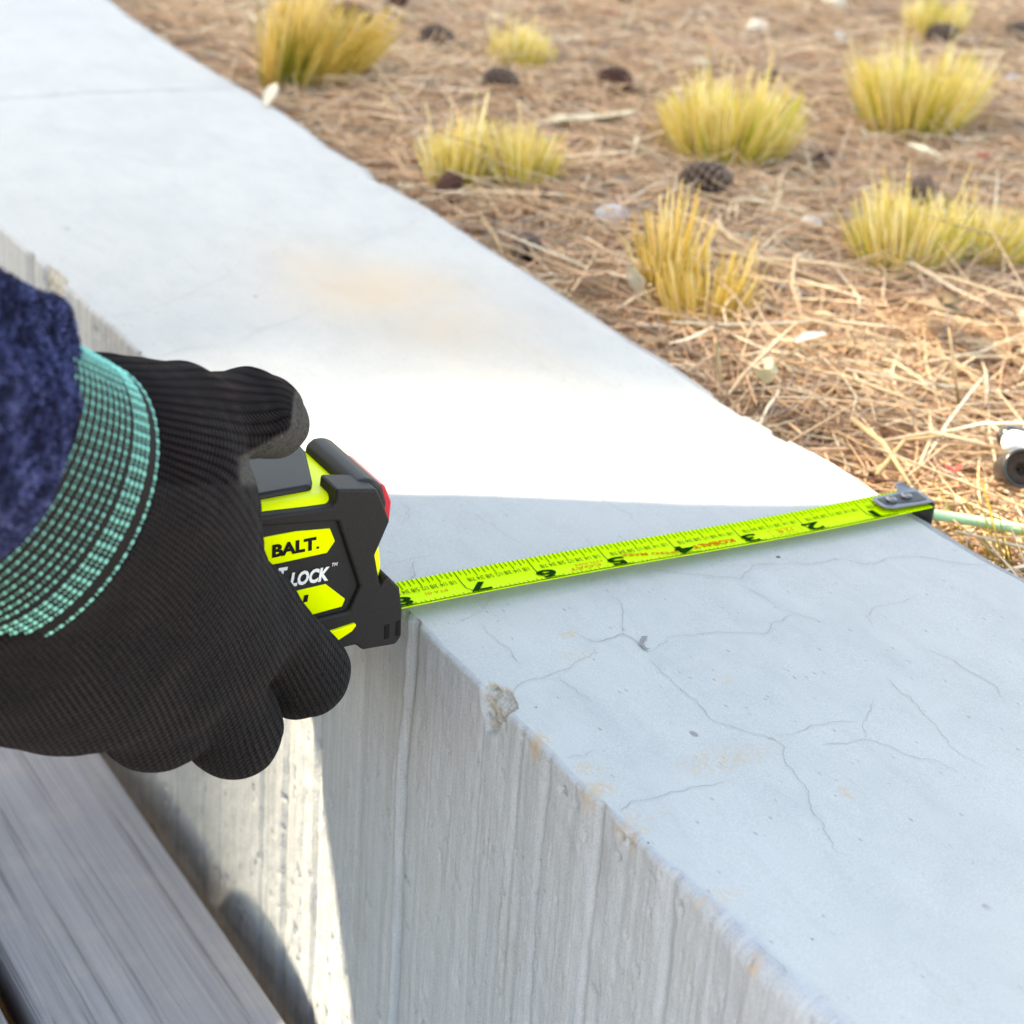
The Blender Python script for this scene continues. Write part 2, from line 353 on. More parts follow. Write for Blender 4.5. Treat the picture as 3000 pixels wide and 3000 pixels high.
# ================================================================ deck boards beside the wall
md = M('weathered_wood', .8, .3); v = md.obj((1, .012, 1)); oi = md.n('ShaderNodeObjectInfo')
vo = md.n('ShaderNodeVectorMath', operation='ADD'); md.l(v, vo.inputs[0]); md.l(oi.outputs['Location'], vo.inputs[1])
gr = md.noise(vo.outputs[0], 700, 5, .6, .2); g2 = md.noise(vo.outputs[0], 230, 3, .55, .15); g3 = md.noise(md.obj(), 40, 4)
c = md.mix(md.g(gr, .3, .7), (.255, .272, .312), (.34, .36, .408)); c = md.mix(md.math('MULTIPLY', md.g(g2, .64, .67), .6), c, (.12, .12, .13))
c = md.mix(md.math('MULTIPLY', md.g(g3, .5, .75), .3), c, (.48, .455, .45)); md.color(c)
md.bump(md.math('SUBTRACT', gr, md.math('MULTIPLY', md.g(g2, .58, .66), 1.2)), .6, .0012)
deck = empty('timber_deck', (-.6, .4, -.34), label='weathered grey timber deck of parallel boards beside the concrete wall', cat='deck')
mdk = plain('joist_wood', (.05, .042, .038), .9)
def board(x0, x1, first=None):
    ysb = np.linspace(-.7, 2.0, 28); prof = [(-1, -.026), (-1, -.004), (-.965, -.0012), (-.9, 0), (0, .0004), (.9, 0), (.965, -.0012), (1, -.004), (1, -.026)]
    V = []
    for y in ysb:
        for (a_, z_) in prof: V.append(((x1 - x0) / 2 * a_ + .0008 * math.sin(y * 7), y, z_ + .0007 * math.sin(y * 5 + a_)))
    n = len(prof); F = [[i * n + j, i * n + j + 1, (i + 1) * n + j + 1, (i + 1) * n + j] for i in range(len(ysb) - 1) for j in range(n - 1)]
    F += [[i * n, (i + 1) * n, (i + 1) * n + n - 1, i * n + n - 1] for i in range(len(ysb) - 1)]
    F += [list(range(n)), [(len(ysb) - 1) * n + j for j in reversed(range(n))]]
    return mobj('board', V, F, md.m, smooth=False)
b0 = board(-.2885, -.2110)
for i in range(11):
    o = b0 if i == 0 else b0.copy()
    if i: COL.objects.link(o)
    o.parent = deck; o.matrix_parent_inverse = Matrix.Translation(-deck.location)
    o.location = (-.24975 - i * .0865, 0, -.180)
    o.data.polygons.foreach_set('use_smooth', np.ones(len(o.data.polygons), dtype=bool))
for y in (-.35, .45, 1.2):
    V, F = prism([(-1.18, -.207), (-.215, -.207), (-.215, -.335), (-1.18, -.335)], 1, y - .02, y + .02); mobj('joist', V, F, mdk, deck)
#PART2
# ================================================================ tape measure
blk = plain('black_rubber', (.015, .0142, .015), .6, .25, .2, 1500, .35, .0002)
blk2 = plain('black_plastic', (.013, .013, .0145), .55, .3, .1, 900, .2, .0001)
yel = plain('lime_plastic', (.80, .90, .004), .45, .3, .02, 300, .05, .0001)
lbl = plain('lime_label', (.74, .88, .004), .45, .25, .02, 300, .05, .0001)
red = plain('red_plastic', (.62, .02, .04), .35, .5, .05)
inkb = plain('black_ink', (.005, .005, .005), .8, .2); inkw = plain('silver_ink', (.72, .73, .76), .4)
inkg = plain('green_ink', (.004, .040, .006), .95, .0); inkr = plain('orange_ink', (.62, .13, .01), .95, .0)
chrome = plain('polished_steel', (.20, .20, .21), .28, .5, .05, 500, .05, .0001, 1.0)
steel = plain('steel_dark_painted', (.035, .035, .04), .45, .3, .1, 500, .1, .0001, .0)  # dark reflections in the hook's steel painted in as a flat dark colour
tm = empty('tape_measure', (-.25, 0, .004), label='lime yellow and black tape measure held in the glove, blade stretched across the wall top', cat='tape measure')
def cp(u, v, yv=-.0235):
    p = onp(650 + u / 2.577, 1200 + v / 2.577, 1, yv); return (p[0], p[2])
core_poly = [(-.288, .006), (-.288, .049), (-.283, .0525), (-.2275, .0525), (-.2222, .0475), (-.2190, .040), (-.2172, .034), (-.2163, .0275), (-.2172, .021), (-.2185, .009), (-.226, .004)]
V, F = prism(core_poly, 1, -.0225, .0165); case = bevel(mobj('case', V, F, yel, tm), .0042, 5)
yf = -.0247
plate = [cp(-700, 930), cp(230, 806), cp(640, 752), cp(815, 727), cp(846, 690), cp(856, 592), cp(1160, 592), cp(1186, 645), cp(1258, 830), cp(1145, 1090), cp(1186, 1325), cp(1236, 1240), cp(1330, 1332), cp(1350, 1480), cp(1345, 1700), cp(1300, 1762), cp(1050, 1805), cp(1000, 1765), cp(860, 1800), cp(300, 1925), cp(-700, 2120), cp(-700, 1830), cp(640, 1590), cp(950, 1512), cp(1032, 1330), cp(868, 832), cp(320, 870), cp(-700, 985)]
V, F = prism(plate, 1, yf, -.0135); bevel(mobj('bumper', V, F, blk, tm), .0011, 3)
nose = [cp(1110, 1390), cp(1186, 1325), cp(1236, 1240), cp(1326, 1332), cp(1346, 1480), cp(1341, 1696), cp(1298, 1758), cp(1052, 1800), cp(975, 1690)]
V, F = prism(nose, 1, -.0240, .018); nb = bevel(mobj('nose', V, F, blk, tm), .0012, 3)
rail = [(p[0], p[1]) for p in (cp(1348, 1560), cp(1368, 1575), cp(1374, 1640), cp(1362, 1690), cp(1345, 1692))]
V, F = prism(rail, 1, -.016, .012); bevel(mobj('nose_pad', V, F, blk2, tm), .0006, 2)
for (a_, b_) in (((1213, 1612), (1252, 1722)), ((1298, 1585), (1333, 1700))):
    u0, v0 = a_; u1_, v1 = b_
    V, F = prism([cp(u0, v0), cp(u1_, v0 - 12), cp(u1_ - 2, v1 - 10), cp(u0 - 4, v1)], 1, yf - .00025, yf + .002); bevel(mobj('slot_shade', V, F, inkb, tm), .0003, 2)  # raised black patches painting the shade inside the nose slots
# recessed dark label panel with its printing
panel = [cp(-700, 1000), cp(320, 862), cp(872, 826), cp(1040, 1330), cp(948, 1520), cp(640, 1600), cp(-700, 1840)]
yp = -.0231
V, F = prism(panel, 1, yp, -.015); pan = bevel(mobj('label_panel', V, F, blk2, tm), .0004, 2)
def patch(pts, name='label_patch', dy=.00035, y=yp, m=lbl, bw=.0003):
    V, F = prism([cp(*p) for p in pts], 1, y - dy, y + .001); return bevel(mobj(name, V, F, m, tm), bw, 2)
patch([(-300, 1060), (318, 968), (560, 922), (818, 900), (856, 995), (795, 1085), (430, 1165), (-300, 1300)])
patch([(-300, 1500), (565, 1372), (785, 1320), (932, 1432), (908, 1490), (690, 1550), (-300, 1750)])
patch([(-300, 1880), (765, 1664), (985, 1592), (994, 1608), (960, 1652), (820, 1744), (-300, 1990)], 'trim_strip', .0009, yf, yel, .0006)
def text_mesh(s, size, shear=0., off=0., sx=1.):
    c = bpy.data.curves.new('t', 'FONT'); c.body = s; c.size = size; c.shear = shear; c.offset = off * size; c.resolution_u = 3
    o = bpy.data.objects.new('t', c); COL.objects.link(o); bpy.context.view_layer.update()
    dg = bpy.context.evaluated_depsgraph_get(); me = bpy.data.meshes.new_from_object(o.evaluated_get(dg))
    V = np.array([v.co[:] for v in me.vertices]); F = [list(p.vertices) for p in me.polygons]
    bpy.data.objects.remove(o); bpy.data.curves.remove(c); bpy.data.meshes.remove(me)
    V[:, 0] *= sx; return V, F
def face_text(s, p0, p1, hgt, m, name, shear=0., off=0.):
    # baseline from p0 to p1 (crop px) on the label plane, text stretched to that length
    a = np.array(cp(*p0)); b = np.array(cp(*p1)); V, F = text_mesh(s, 1, shear, off)
    V[:, 0] -= V[:, 0].min(); wd = V[:, 0].max(); d = (b - a); L = np.linalg.norm(d); d /= L; n = np.array([-d[1], d[0]])
    caph = V[:, 1].max()
    P = a + V[:, :1] / wd * L * d + V[:, 1:2] / caph * hgt * n
    mobj(name, np.c_[P[:, 0], np.full(len(P), yp - .00048), P[:, 1]], F, m, tm)
sc1 = abs(cp(500, 1000)[1] - cp(500, 1092)[1])
face_text('BALT', (378, 1114), (712, 1050), sc1, inkb, 'label_print', 0, .05)
face_text('.', (712, 1050), (734, 1046), sc1 * .18, inkb, 'label_print', 0, .02)
face_text('LOCK', (512, 1333), (808, 1282), sc1 * 1.10, inkw, 'label_print', .18, .045)
face_text('T', (420, 1300), (492, 1288), sc1 * 1.12, inkw, 'label_print', .18, .045)
face_text('TM', (828, 1184), (872, 1176), sc1 * .28, inkw, 'label_print', .18, .01)
V, F = prism([cp(622, 1402), cp(652, 1396), cp(643, 1448), cp(612, 1455)], 1, yp - .0006, yp); mobj('label_print', V, F, inkb, tm)
V, F = prism([cp(862, 828), cp(880, 826), cp(1042, 1330), cp(952, 1524), cp(943, 1516), cp(1026, 1330)], 1, yp - .0003, yp); mobj('groove_shade_strip', V, F, inkb, tm)  # raised black strip painting the shaded groove between panel and bumper
# top: rubber pad, lock lever, red catch
V, F = prism([(-.288, -.0185), (-.2372, -.0165), (-.2350, -.0125), (-.2286, .006), (-.2278, .0168), (-.288, .0168)], 2, .047, .0541); bevel(mobj('top_pad', V, F, blk2, tm), .0013, 3)
V, F = prism([(-.2262, .040), (-.2262, .0530), (-.2235, .0545), (-.2195, .0545), (-.2165, .0515), (-.2150, .046), (-.2160, .040)], 1, -.0200, .0132); bevel(mobj('lock_lever', V, F, blk2, tm), .0022, 4)
V, F = prism([(-.2200, .040), (-.2185, .0520), (-.2155, .0515), (-.2132, .0460), (-.2135, .040)], 1, -.0185, .004); bevel(mobj('lock_catch', V, F, red, tm), .0008, 3)
# blade
BW = .0140
def bz(x, yv):
    w = 2 * yv / BW; base = .0044 + .0003 * w - .0005 * (1 - w * w)
    lift = .0006 * sst(-.145, -.215, np.asarray(x, dtype=float)) + .0007 * np.sin(np.asarray(x) * 30)
    return base + lift
mb = M('blade_lime', .6, .08); mb.color(mb.mix(mb.g(mb.noise(mb.obj(), 900, 3), .3, .7), (.47, .76, .002), (.50, .79, .003)))
bx = np.linspace(-.216, -.0014, 110); by = np.linspace(-BW / 2, BW / 2, 13)
V = []; n = len(by)
for s_ in (0, 1):
    for x in bx:
        for yv in by: V.append((x, yv, bz(x, yv) - .00035 * s_))
def gi(s_, i, j): return s_ * len(bx) * n + i * n + j
F = []
for i in range(len(bx) - 1):
    for j in range(n - 1):
        F.append([gi(0, i, j), gi(0, i + 1, j), gi(0, i + 1, j + 1), gi(0, i, j + 1)]); F.append([gi(1, i, j), gi(1, i, j + 1), gi(1, i + 1, j + 1), gi(1, i + 1, j)])
    F.append([gi(0, i, 0), gi(1, i, 0), gi(1, i + 1, 0), gi(0, i + 1, 0)]); F.append([gi(0, i, n - 1), gi(0, i + 1, n - 1), gi(1, i + 1, n - 1), gi(1, i, n - 1)])
blade = mobj('blade', V, F, mb.m, tm, smooth=False)
class Print:
    def __init__(s): s.V = []; s.F = []
    def poly(s, pts):           # polygons given in blade coordinates
        b = len(s.V); s.V += [(x, yv, float(bz(x, yv)) + .00022) for x, yv in pts]; s.F.append(list(range(b, b + len(pts))))
    def line(s, pts, w):
        for (x0, y0), (x1, y1) in zip(pts[:-1], pts[1:]):
            d = math.hypot(x1 - x0, y1 - y0); nx_, ny2 = -(y1 - y0) / d * w / 2, (x1 - x0) / d * w / 2
            s.poly([(x0 + nx_, y0 + ny2), (x1 + nx_, y1 + ny2), (x1 - nx_, y1 - ny2), (x0 - nx_, y0 - ny2)])
    def text(s, t, x, yv, size, shear=0., off=0., sx=1., slope=0.):   # reads from the far side: turned half round
        V, F = text_mesh(t, size, shear, off, sx); b = len(s.V)
        cx = (V[:, 0].min() + V[:, 0].max()) / 2
        for vx, vy, _ in V:
            X_ = x - (vx - cx); Y_ = yv - vy + slope * (vx - cx); s.V.append((X_, Y_, float(bz(X_, Y_)) + .0003))
        s.F += [[i + b for i in f] for f in F]
    def make(s, name, m): return mobj(name, s.V, s.F, m, blade)
G = Print(); O = Print(); I = .0254; KB = BW / .0236; yb = BW / 2 - .0002; yfr = -BW / 2 + .0002
for k in range(1, 17 * 8):
    x = -k * I / 16
    if x < -.2125: break
    L = KB * (.0040 if k % 2 else (.0052 if k % 4 else .0068))
    if k % 16 == 0:
        n0 = k // 16; arc = [(x, yb), (x - .0004, yb - .010 * KB), (x - .0007, yb - .0165 * KB), (x + .0002, yb - .0195 * KB), (x + .0022, yb - .0212 * KB), (x + .006, yb - .0222 * KB)]
        G.line(arc, .00028)
    else: G.line([(x, yb), (x, yb - L)], .00026)
    G.line([(x, yfr), (x, yfr + (.0010 if k % 2 else .0016))], .0002)
    if k % 2 == 0 and k % 16 and k > 2:
        r = k % 16 // 2; t = {1: '1/8', 2: '1/4', 3: '3/8', 4: '1/2', 5: '5/8', 6: '3/4', 7: '7/8'}[r]
        G.text(t, x + .0002, yb - .0076 * KB, .0030, 0, .0, .66)
for n0 in range(1, 9):
    x = -n0 * I + (.0032 if n0 == 7 else .0018)
    if n0 == 8: x += .001
    G.text(str(n0), x, yb - .0135 * KB, .0070, 0, .028, 2.0)
O.text('KOBALT', -.0885, yb - .0145 * KB, .0036, 0, .03, 1.2)
O.text('SPEED MARK', -.1125, yb - .0142 * KB, .0026, .1, .01, 1.3, .22)
O.text('NYLON', -.1345, yb - .0132 * KB, .0018, 0, .0, 1.6); O.text('COAT', -.1370, yb - .0165 * KB, .0024, 0, .01, 1.7)
O.text('12 ft', -.0600, yb - .0146 * KB, .0030, 0, .01, 1.2)
O.line([(-.0660, yb - .0132 * KB), (-.0540, yb - .0132 * KB), (-.0540, yb - .0195 * KB), (-.0660, yb - .0195 * KB), (-.0660, yb - .0132 * KB)], .0002)
O.text('PTA 01', -.1880, yb - .0135 * KB, .0020, 0, .0, 1.3)
G.line([(x_, yfr - .0001) for x_ in np.linspace(-.0165, -.2135, 60)], .00045)
tag(G.make('scale_print', inkg), kind='stuff'); tag(O.make('small_print', inkr), kind='stuff')
# hook: plate over the blade end, two rivets, an ear at the back and the turned-down lip
HS = .66
def hz(yv): return .0044 + .0003 * 2 * yv / BW + .0004
HX = -.0030
hp = [(-.0165, -.0056), (-.0172, -.0040), (-.0172, .0036), (-.0160, .0056), (-.0050, .0064), (-.0036, .0112), (-.0008, .0112), (.0020, .0078), (.0030, .0074), (.0030, -.0088), (-.0040, -.0086), (-.0140, -.0078)]
V, F = prism(hp, 2, 0, 1); hk = bevel(mobj('hook', [(x + HX, yv * HS, hz(yv * HS) + z * .0009 + (.0016 if yv > .010 else 0)) for x, yv, z in V], F, chrome, tm), .0003, 2)
V, F = prism([(-.0152, -.0042), (-.0156, .0030), (-.0020, .0040), (.0012, .0030), (.0012, -.0062), (-.0020, -.0066)], 2, 0, 1)
bevel(mobj('plate_recess', [(x + HX, yv * HS, hz(yv * HS) + .0006 + z * .0005) for x, yv, z in V], F, steel, hk), .0002, 2)  # slightly raised dark plate, its colour standing in for the recess's dark reflection
for x, yv in ((-.0118 + HX, -.0008), (-.0050 + HX, -.0004)):
    V = []; zz = hz(yv) + .0006
    for (r, h_) in ((.0019, .0002), (.0019, .0011), (.0012, .0016), (.0008, .0013)):
        V += [(x + r * math.cos(a_), yv + r * math.sin(a_), zz + h_) for a_ in np.linspace(0, 2 * math.pi, 20, endpoint=False)]
    F = [[k * 20 + i, k * 20 + (i + 1) % 20, (k + 1) * 20 + (i + 1) % 20, (k + 1) * 20 + i] for k in range(3) for i in range(20)] + [list(range(60, 80))]
    mobj('rivet', V, F, chrome, hk, smooth=False)
V, F = prism([(.0055, .0046), (-.0065, .0046), (-.0063, -.0085), (.0045, -.0095)], 0, .0021 + HX, .0031 + HX); bevel(mobj('lip', V, F, steel, hk), .0003, 2)

# ================================================================ implicit surfaces (for the person)
def cone(P, a, b, ra, rb):
    ab = b - a; t = np.clip(((P - a) @ ab) / (ab @ ab), 0, 1)
    return np.linalg.norm(P - a - t[..., None] * ab, axis=-1) - (ra + (rb - ra) * t)
def smin(a, b, k):
    h_ = np.clip(.5 + .5 * (b - a) / k, 0, 1); return b + (a - b) * h_ - k * h_ * (1 - h_)
def nets(fn, lo, hi, st, relax=2):
    ax = [np.arange(lo[i], hi[i] + st, st) for i in range(3)]
    P = np.stack(np.meshgrid(*ax, indexing='ij'), -1); D = fn(P.reshape(-1, 3)).reshape(P.shape[:3])
    S = D < 0; nx, ny, nz = D.shape
    cnt = np.zeros((nx - 1, ny - 1, nz - 1), int); pos = np.zeros((nx - 1, ny - 1, nz - 1, 3))
    cs = [(i, j, k) for i in (0, 1) for j in (0, 1) for k in (0, 1)]
    sl_ = lambda A, c: A[c[0]:c[0] + nx - 1, c[1]:c[1] + ny - 1, c[2]:c[2] + nz - 1]
    for c in cs:
        for d in range(3):
            if c[d]: continue
            e = list(c); e[d] = 1
            a_ = sl_(D, c); b_ = sl_(D, e); m_ = (a_ < 0) != (b_ < 0)
            with np.errstate(divide='ignore', invalid='ignore'): t = np.where(m_, a_ / (a_ - b_), 0)
            o_ = np.zeros(a_.shape + (3,)); 
            for q_ in range(3): o_[..., q_] = c[q_]
            o_[..., d] = t
            pos += np.where(m_[..., None], o_, 0); cnt += m_
    act = cnt > 0; ids = -np.ones(act.shape, int); ids[act] = np.arange(act.sum())
    cell = np.argwhere(act); V = (cell + pos[act] / cnt[act][:, None]) * st + np.array(lo)
    Q = []
    for d in range(3):
        a1, a2 = [(1, 2), (2, 0), (0, 1)][d]
        A = np.moveaxis(S, (d, a1, a2), (0, 1, 2)); I_ = np.moveaxis(ids, (d, a1, a2), (0, 1, 2))
        m_ = A[:-1, 1:-1, 1:-1] != A[1:, 1:-1, 1:-1]
        w = np.argwhere(m_); x, y, z = w[:, 0], w[:, 1], w[:, 2]
        quad = np.stack([I_[x, y, z], I_[x, y + 1, z], I_[x, y + 1, z + 1], I_[x, y, z + 1]], 1)
        flip = ~A[:-1, 1:-1, 1:-1][m_]; quad[flip] = quad[flip][:, ::-1]; Q.append(quad)
    Q = np.concatenate(Q); Q = Q[(Q >= 0).all(1)]
    E = np.concatenate([Q[:, [0, 1]], Q[:, [1, 2]], Q[:, [2, 3]], Q[:, [3, 0]]]); E = np.concatenate([E, E[:, ::-1]])
    for _ in range(relax):
        s_ = np.zeros_like(V); c_ = np.zeros(len(V)); np.add.at(s_, E[:, 0], V[E[:, 1]]); np.add.at(c_, E[:, 0], 1)
        V = V * .4 + .6 * s_ / np.maximum(c_, 1)[:, None]
    return V, Q

# ---- hand pose, given along sight lines in front of the label plane
def dplane(x, y):
    d = ray(x, y); return (-.024 - CAM[1]) / d[1]
def hp_(x, y, dz): return CAM + ray(x, y) * (dplane(x, y) - dz * .001)
def rad(x, y, r): return r * dplane(x, y) / FPX
person = empty('person', (-.62, .2, -.18), label='person in navy fleece and black knit gloves kneeling on the deck, holding the tape', cat='person')
BACK = [((40, 1460, 400, 46), (330, 1480, 340, 34)), ((330, 1480, 330, 34), (560, 1640, 190, 25)), ((330, 1250, 165, 38), (520, 1240, 120, 26)), ((400, 1400, 240, 34), (600, 1440, 132, 22)),
        ((0, 1830, 285, 44), (200, 1880, 275, 36)), ((250, 1700, 300, 36), (480, 1860, 230, 31)), ((60, 1980, 160, 40), (200, 2000, 165, 34)), ((450, 1650, 250, 36), (640, 1870, 150, 31)), ((150, 1880, 220, 42), (430, 1970, 180, 36)), ((640, 1850, 140, 30), (730, 1870, 105, 26))]
FING = [[(540, 1575, 150, 24), (738, 1798, 130, 20), (893, 1965, 124, 15), (870, 2000, 104, -14), (800, 1990, 95, -30)],
        [(470, 1770, 185, 32), (605, 2010, 145, 29), (684, 2130, 138, 26), (665, 2150, 112, 0), (590, 2090, 100, -20)],
        [(340, 1800, 190, 36), (430, 2010, 172, 33), (450, 2090, 162, 30), (440, 2120, 120, 6), (390, 2060, 105, -16)],
        [(170, 1850, 190, 40), (190, 2000, 165, 34), (200, 2030, 140, 28), (200, 2060, 110, 8), (190, 2030, 100, -10)]]
THUMB = [(400, 1235, 140, 32), (570, 1222, 126, 22), (730, 1216, 126, 4), (800, 1238, 107, -13)]
BUMP = [(395, 1185, 112, 30), (530, 1178, 112, 24), (705, 1196, 117, 6), (775, 1205, 108, -2)]
def chain(P, pts):
    d = None
    for a_, b_ in zip(pts[:-1], pts[1:]):
        e = cone(P, hp_(a_[0], a_[1], a_[3]), hp_(b_[0], b_[1], b_[3]), rad(*a_[:3]), rad(*b_[:3])); d = e if d is None else smin(d, e, .003)
    return d
RC = hp_(100, 1480, 45)                                  # rim centre and axis of the cuff
def ringv(c, A, B, dzc, dzB):
    C0 = hp_(c[0], c[1], dzc); s_ = (dplane(*c) - dzc * .001) / FPX
    return C0, (CR * A[0] - CU * A[1]) * s_, (CR * B[0] - CU * B[1]) * s_ - CF * dzB * .001
R0 = ringv((100, 1480), (-160, 420), (388, 32), 45, 31)
R1 = ringv((-75, 1340), (-210, 375), (318, 62), 66, 31)
RAX = R1[0] - R0[0]; RAX /= np.linalg.norm(RAX)
def glove_sdf(P):
    d = None
    for a_, b_ in BACK:
        e = cone(P, hp_(a_[0], a_[1], a_[3]), hp_(b_[0], b_[1], b_[3]), rad(*a_[:3]), rad(*b_[:3])); d = e if d is None else smin(d, e, .012)
    fs = None
    for f_ in FING:
        e = chain(P, f_); fs = e if fs is None else smin(fs, e, .0016)
    d = smin(d, fs, .006)
    t = chain(P, THUMB)
    for b_ in BUMP: t = smin(t, np.linalg.norm(P - hp_(b_[0], b_[1], b_[3]), axis=-1) - rad(*b_[:3]), .0025)
    d = smin(d, t, .005)
    nr = np.abs(d) < .01; pn = P[nr]; d[nr] += .0016 * (fbm(pn[:, 0] * 70 + pn[:, 1] * 40, pn[:, 2] * 90 - pn[:, 1] * 60, 111, 2) - .5) + .0009 * (fbm(pn[:, 0] * 60 + pn[:, 2] * 200, pn[:, 2] * 60 + pn[:, 1] * 190, 113, 2) - .5)
    # keep clear of the case it holds
    box = np.max(np.stack([-.2845 - P[:, 0], P[:, 0] + .2165, -.0235 - P[:, 1], P[:, 1] - .0165, .0045 - P[:, 2], P[:, 2] - .0535]), 0)
    d = np.maximum(d, -(box + .0004))
    return np.maximum(d, (P - R0[0]) @ RAX - .010)
lo = np.array([-.40, -.115, -.09]); hi = np.array([-.19, .06, .125])
GV, GQ = nets(glove_sdf, lo, hi, .0011, 2)
# knit direction field: ribs run from the cuff to the fingertips
rel = GV - CAM; dep = rel @ CF; gx = 1500 + FPX * (rel @ CR) / dep; gy = 1500 - FPX * (rel @ CU) / dep
dzv = np.array([dplane(a_, b_) for a_, b_ in zip(gx, gy)]) - dep
ST = [(0, [(280, 1085), (450, 1090), (650, 1085), (850, 1130), (905, 1200)]), (5, [(455, 1200), (600, 1225), (720, 1245), (860, 1225)]), (10, [(462, 1310), (600, 1350), (700, 1395), (750, 1500), (850, 1690), (1000, 1900)]),
      (17, [(445, 1450), (600, 1540), (720, 1680), (840, 1870), (950, 2060)]), (25, [(400, 1570), (560, 1690), (680, 1850), (740, 1980), (785, 2080)]), (33, [(310, 1680), (450, 1800), (570, 1960), (640, 2120), (680, 2260)]),
      (41, [(200, 1780), (330, 1900), (430, 2050), (500, 2200)]), (48, [(80, 1850), (200, 1980), (300, 2120), (360, 2230)]), (55, [(-40, 1900), (60, 2020), (150, 2150)])]
cpn = []; cv = []
for psi, pl in ST:
    pl = np.array(pl, float); L = np.r_[0, np.cumsum(np.linalg.norm(np.diff(pl, axis=0), axis=1))]
    for s_ in np.linspace(0, L[-1], 9):
        cpn.append((np.interp(s_, L, pl[:, 0]), np.interp(s_, L, pl[:, 1]))); cv.append((psi, s_ / 11.))
cpn = np.array(cpn) / 1000; cv = np.array(cv)
def tps(r2): return np.where(r2 > 1e-12, .5 * r2 * np.log(np.maximum(r2, 1e-12)), 0)
K = tps(((cpn[:, None] - cpn[None]) ** 2).sum(-1)) + np.eye(len(cpn)) * 1e-4; Pm = np.c_[np.ones(len(cpn)), cpn]
A_ = np.block([[K, Pm], [Pm.T, np.zeros((3, 3))]]); sol = np.linalg.solve(A_, np.r_[cv, np.zeros((3, 2))])
gp = np.c_[gx, gy] / 1000
field = tps(((gp[:, None] - cpn[None]) ** 2).sum(-1)) @ sol[:-3] + np.c_[np.ones(len(gp)), gp] @ sol[-3:]
coat = np.clip(sst(1322, 1336, gy + (gx - 720) * .55) * sst(690, 715, gx) * sst(1440, 1405, gy) + sst(852, 862, gx + .12 * (gy - 1200)) * sst(1330, 1310, gy), 0, 1)
coat = np.maximum(coat, sst(2, -6, dzv) * (gy > 1420))
mgv = M('knit_glove', 1.0, .03)
psi = mgv.attr('rib'); chi = mgv.attr('loop'); ct = mgv.attr('coat')
rb = mgv.math('ABSOLUTE', mgv.math('SINE', mgv.math('MULTIPLY', psi, math.pi)))
lp = mgv.math('ABSOLUTE', mgv.math('SINE', mgv.math('MULTIPLY', mgv.math('ADD', chi, mgv.math('MULTIPLY', rb, .35)), math.pi)))
sp = mgv.noise(mgv.obj(), 1400, 3)
kc = mgv.mix(mgv.g(rb, .2, .8), (.0006, .0006, .0007), (.0108, .0106, .0138)); kc = mgv.mix(mgv.math('MULTIPLY', mgv.g(lp, .6, .1), .65), kc, (.002, .002, .002))
rd = mgv.math('MULTIPLY', mgv.g(mgv.noise(mgv.obj(), 60, 2), .45, .62), mgv.math('MULTIPLY', mgv.g(rb, .75, .98), .6))
kc = mgv.mix(rd, kc, (.030, .018, .018))
fo = mgv.mix(mgv.g(sp, .35, .65), (.022, .022, .023), (.085, .083, .08))
mgv.color(mgv.mix(ct, kc, fo))
hh_ = mgv.math('MULTIPLY', mgv.math('ADD', rb, mgv.math('MULTIPLY', lp, .5)), mgv.math('SUBTRACT', 1, ct))
mgv.bump(mgv.math('ADD', hh_, mgv.math('MULTIPLY', sp, .5)), .8, .0007)
mgv.b.inputs['Sheen Weight'].default_value = .05; mgv.b.inputs['Sheen Roughness'].default_value = .45; mgv.b.inputs['Sheen Tint'].default_value = (.7, .62, .62, 1)
glove = mobj('glove', GV, GQ, mgv.m, person, smooth=True, attrs=dict(rib=field[:, 0], loop=field[:, 1], coat=coat))
# ---- cuff with its woven teal stitches
mcf = M('cuff_black', .9, .2); mcf.color((.012, .0115, .012)); mcf.bump(mcf.noise(mcf.obj(), 1500, 3), .6, .0004)
mteal = plain('teal_yarn', (.20, .74, .66), .8, .2, .18, 700, .4, .0002); mteal.node_tree.nodes['Principled BSDF'].inputs['Sheen Weight'].default_value = .3
def ringp(t, th, off=0.):
    C0 = R0[0] + (R1[0] - R0[0]) * t; A = R0[1] + (R1[1] - R0[1]) * t; B = R0[2] + (R1[2] - R0[2]) * t
    p = C0 + A * math.sin(th) + B * math.cos(th); n = A * math.sin(th) + B * math.cos(th); n = n / np.linalg.norm(n)
    return p + n * off, n
NT = 120; prof = [(.03, -.006), (-.012, -.0016), (-.014, -.0006), (-.006, .0002), (.03, 0), (.09, -.0004), (.13, 0)] + [(t, 0) for t in np.linspace(.2, 1.3, 10)]
V = [ringp(t, 2 * math.pi * i / NT, o_)[0] for (t, o_) in prof for i in range(NT)]
F = [[k * NT + i, k * NT + (i + 1) % NT, (k + 1) * NT + (i + 1) % NT, (k + 1) * NT + i] for k in range(len(prof) - 1) for i in range(NT)]
cuff = mobj('cuff', V, F, mcf.m, person, smooth=True)
V = []; F = []
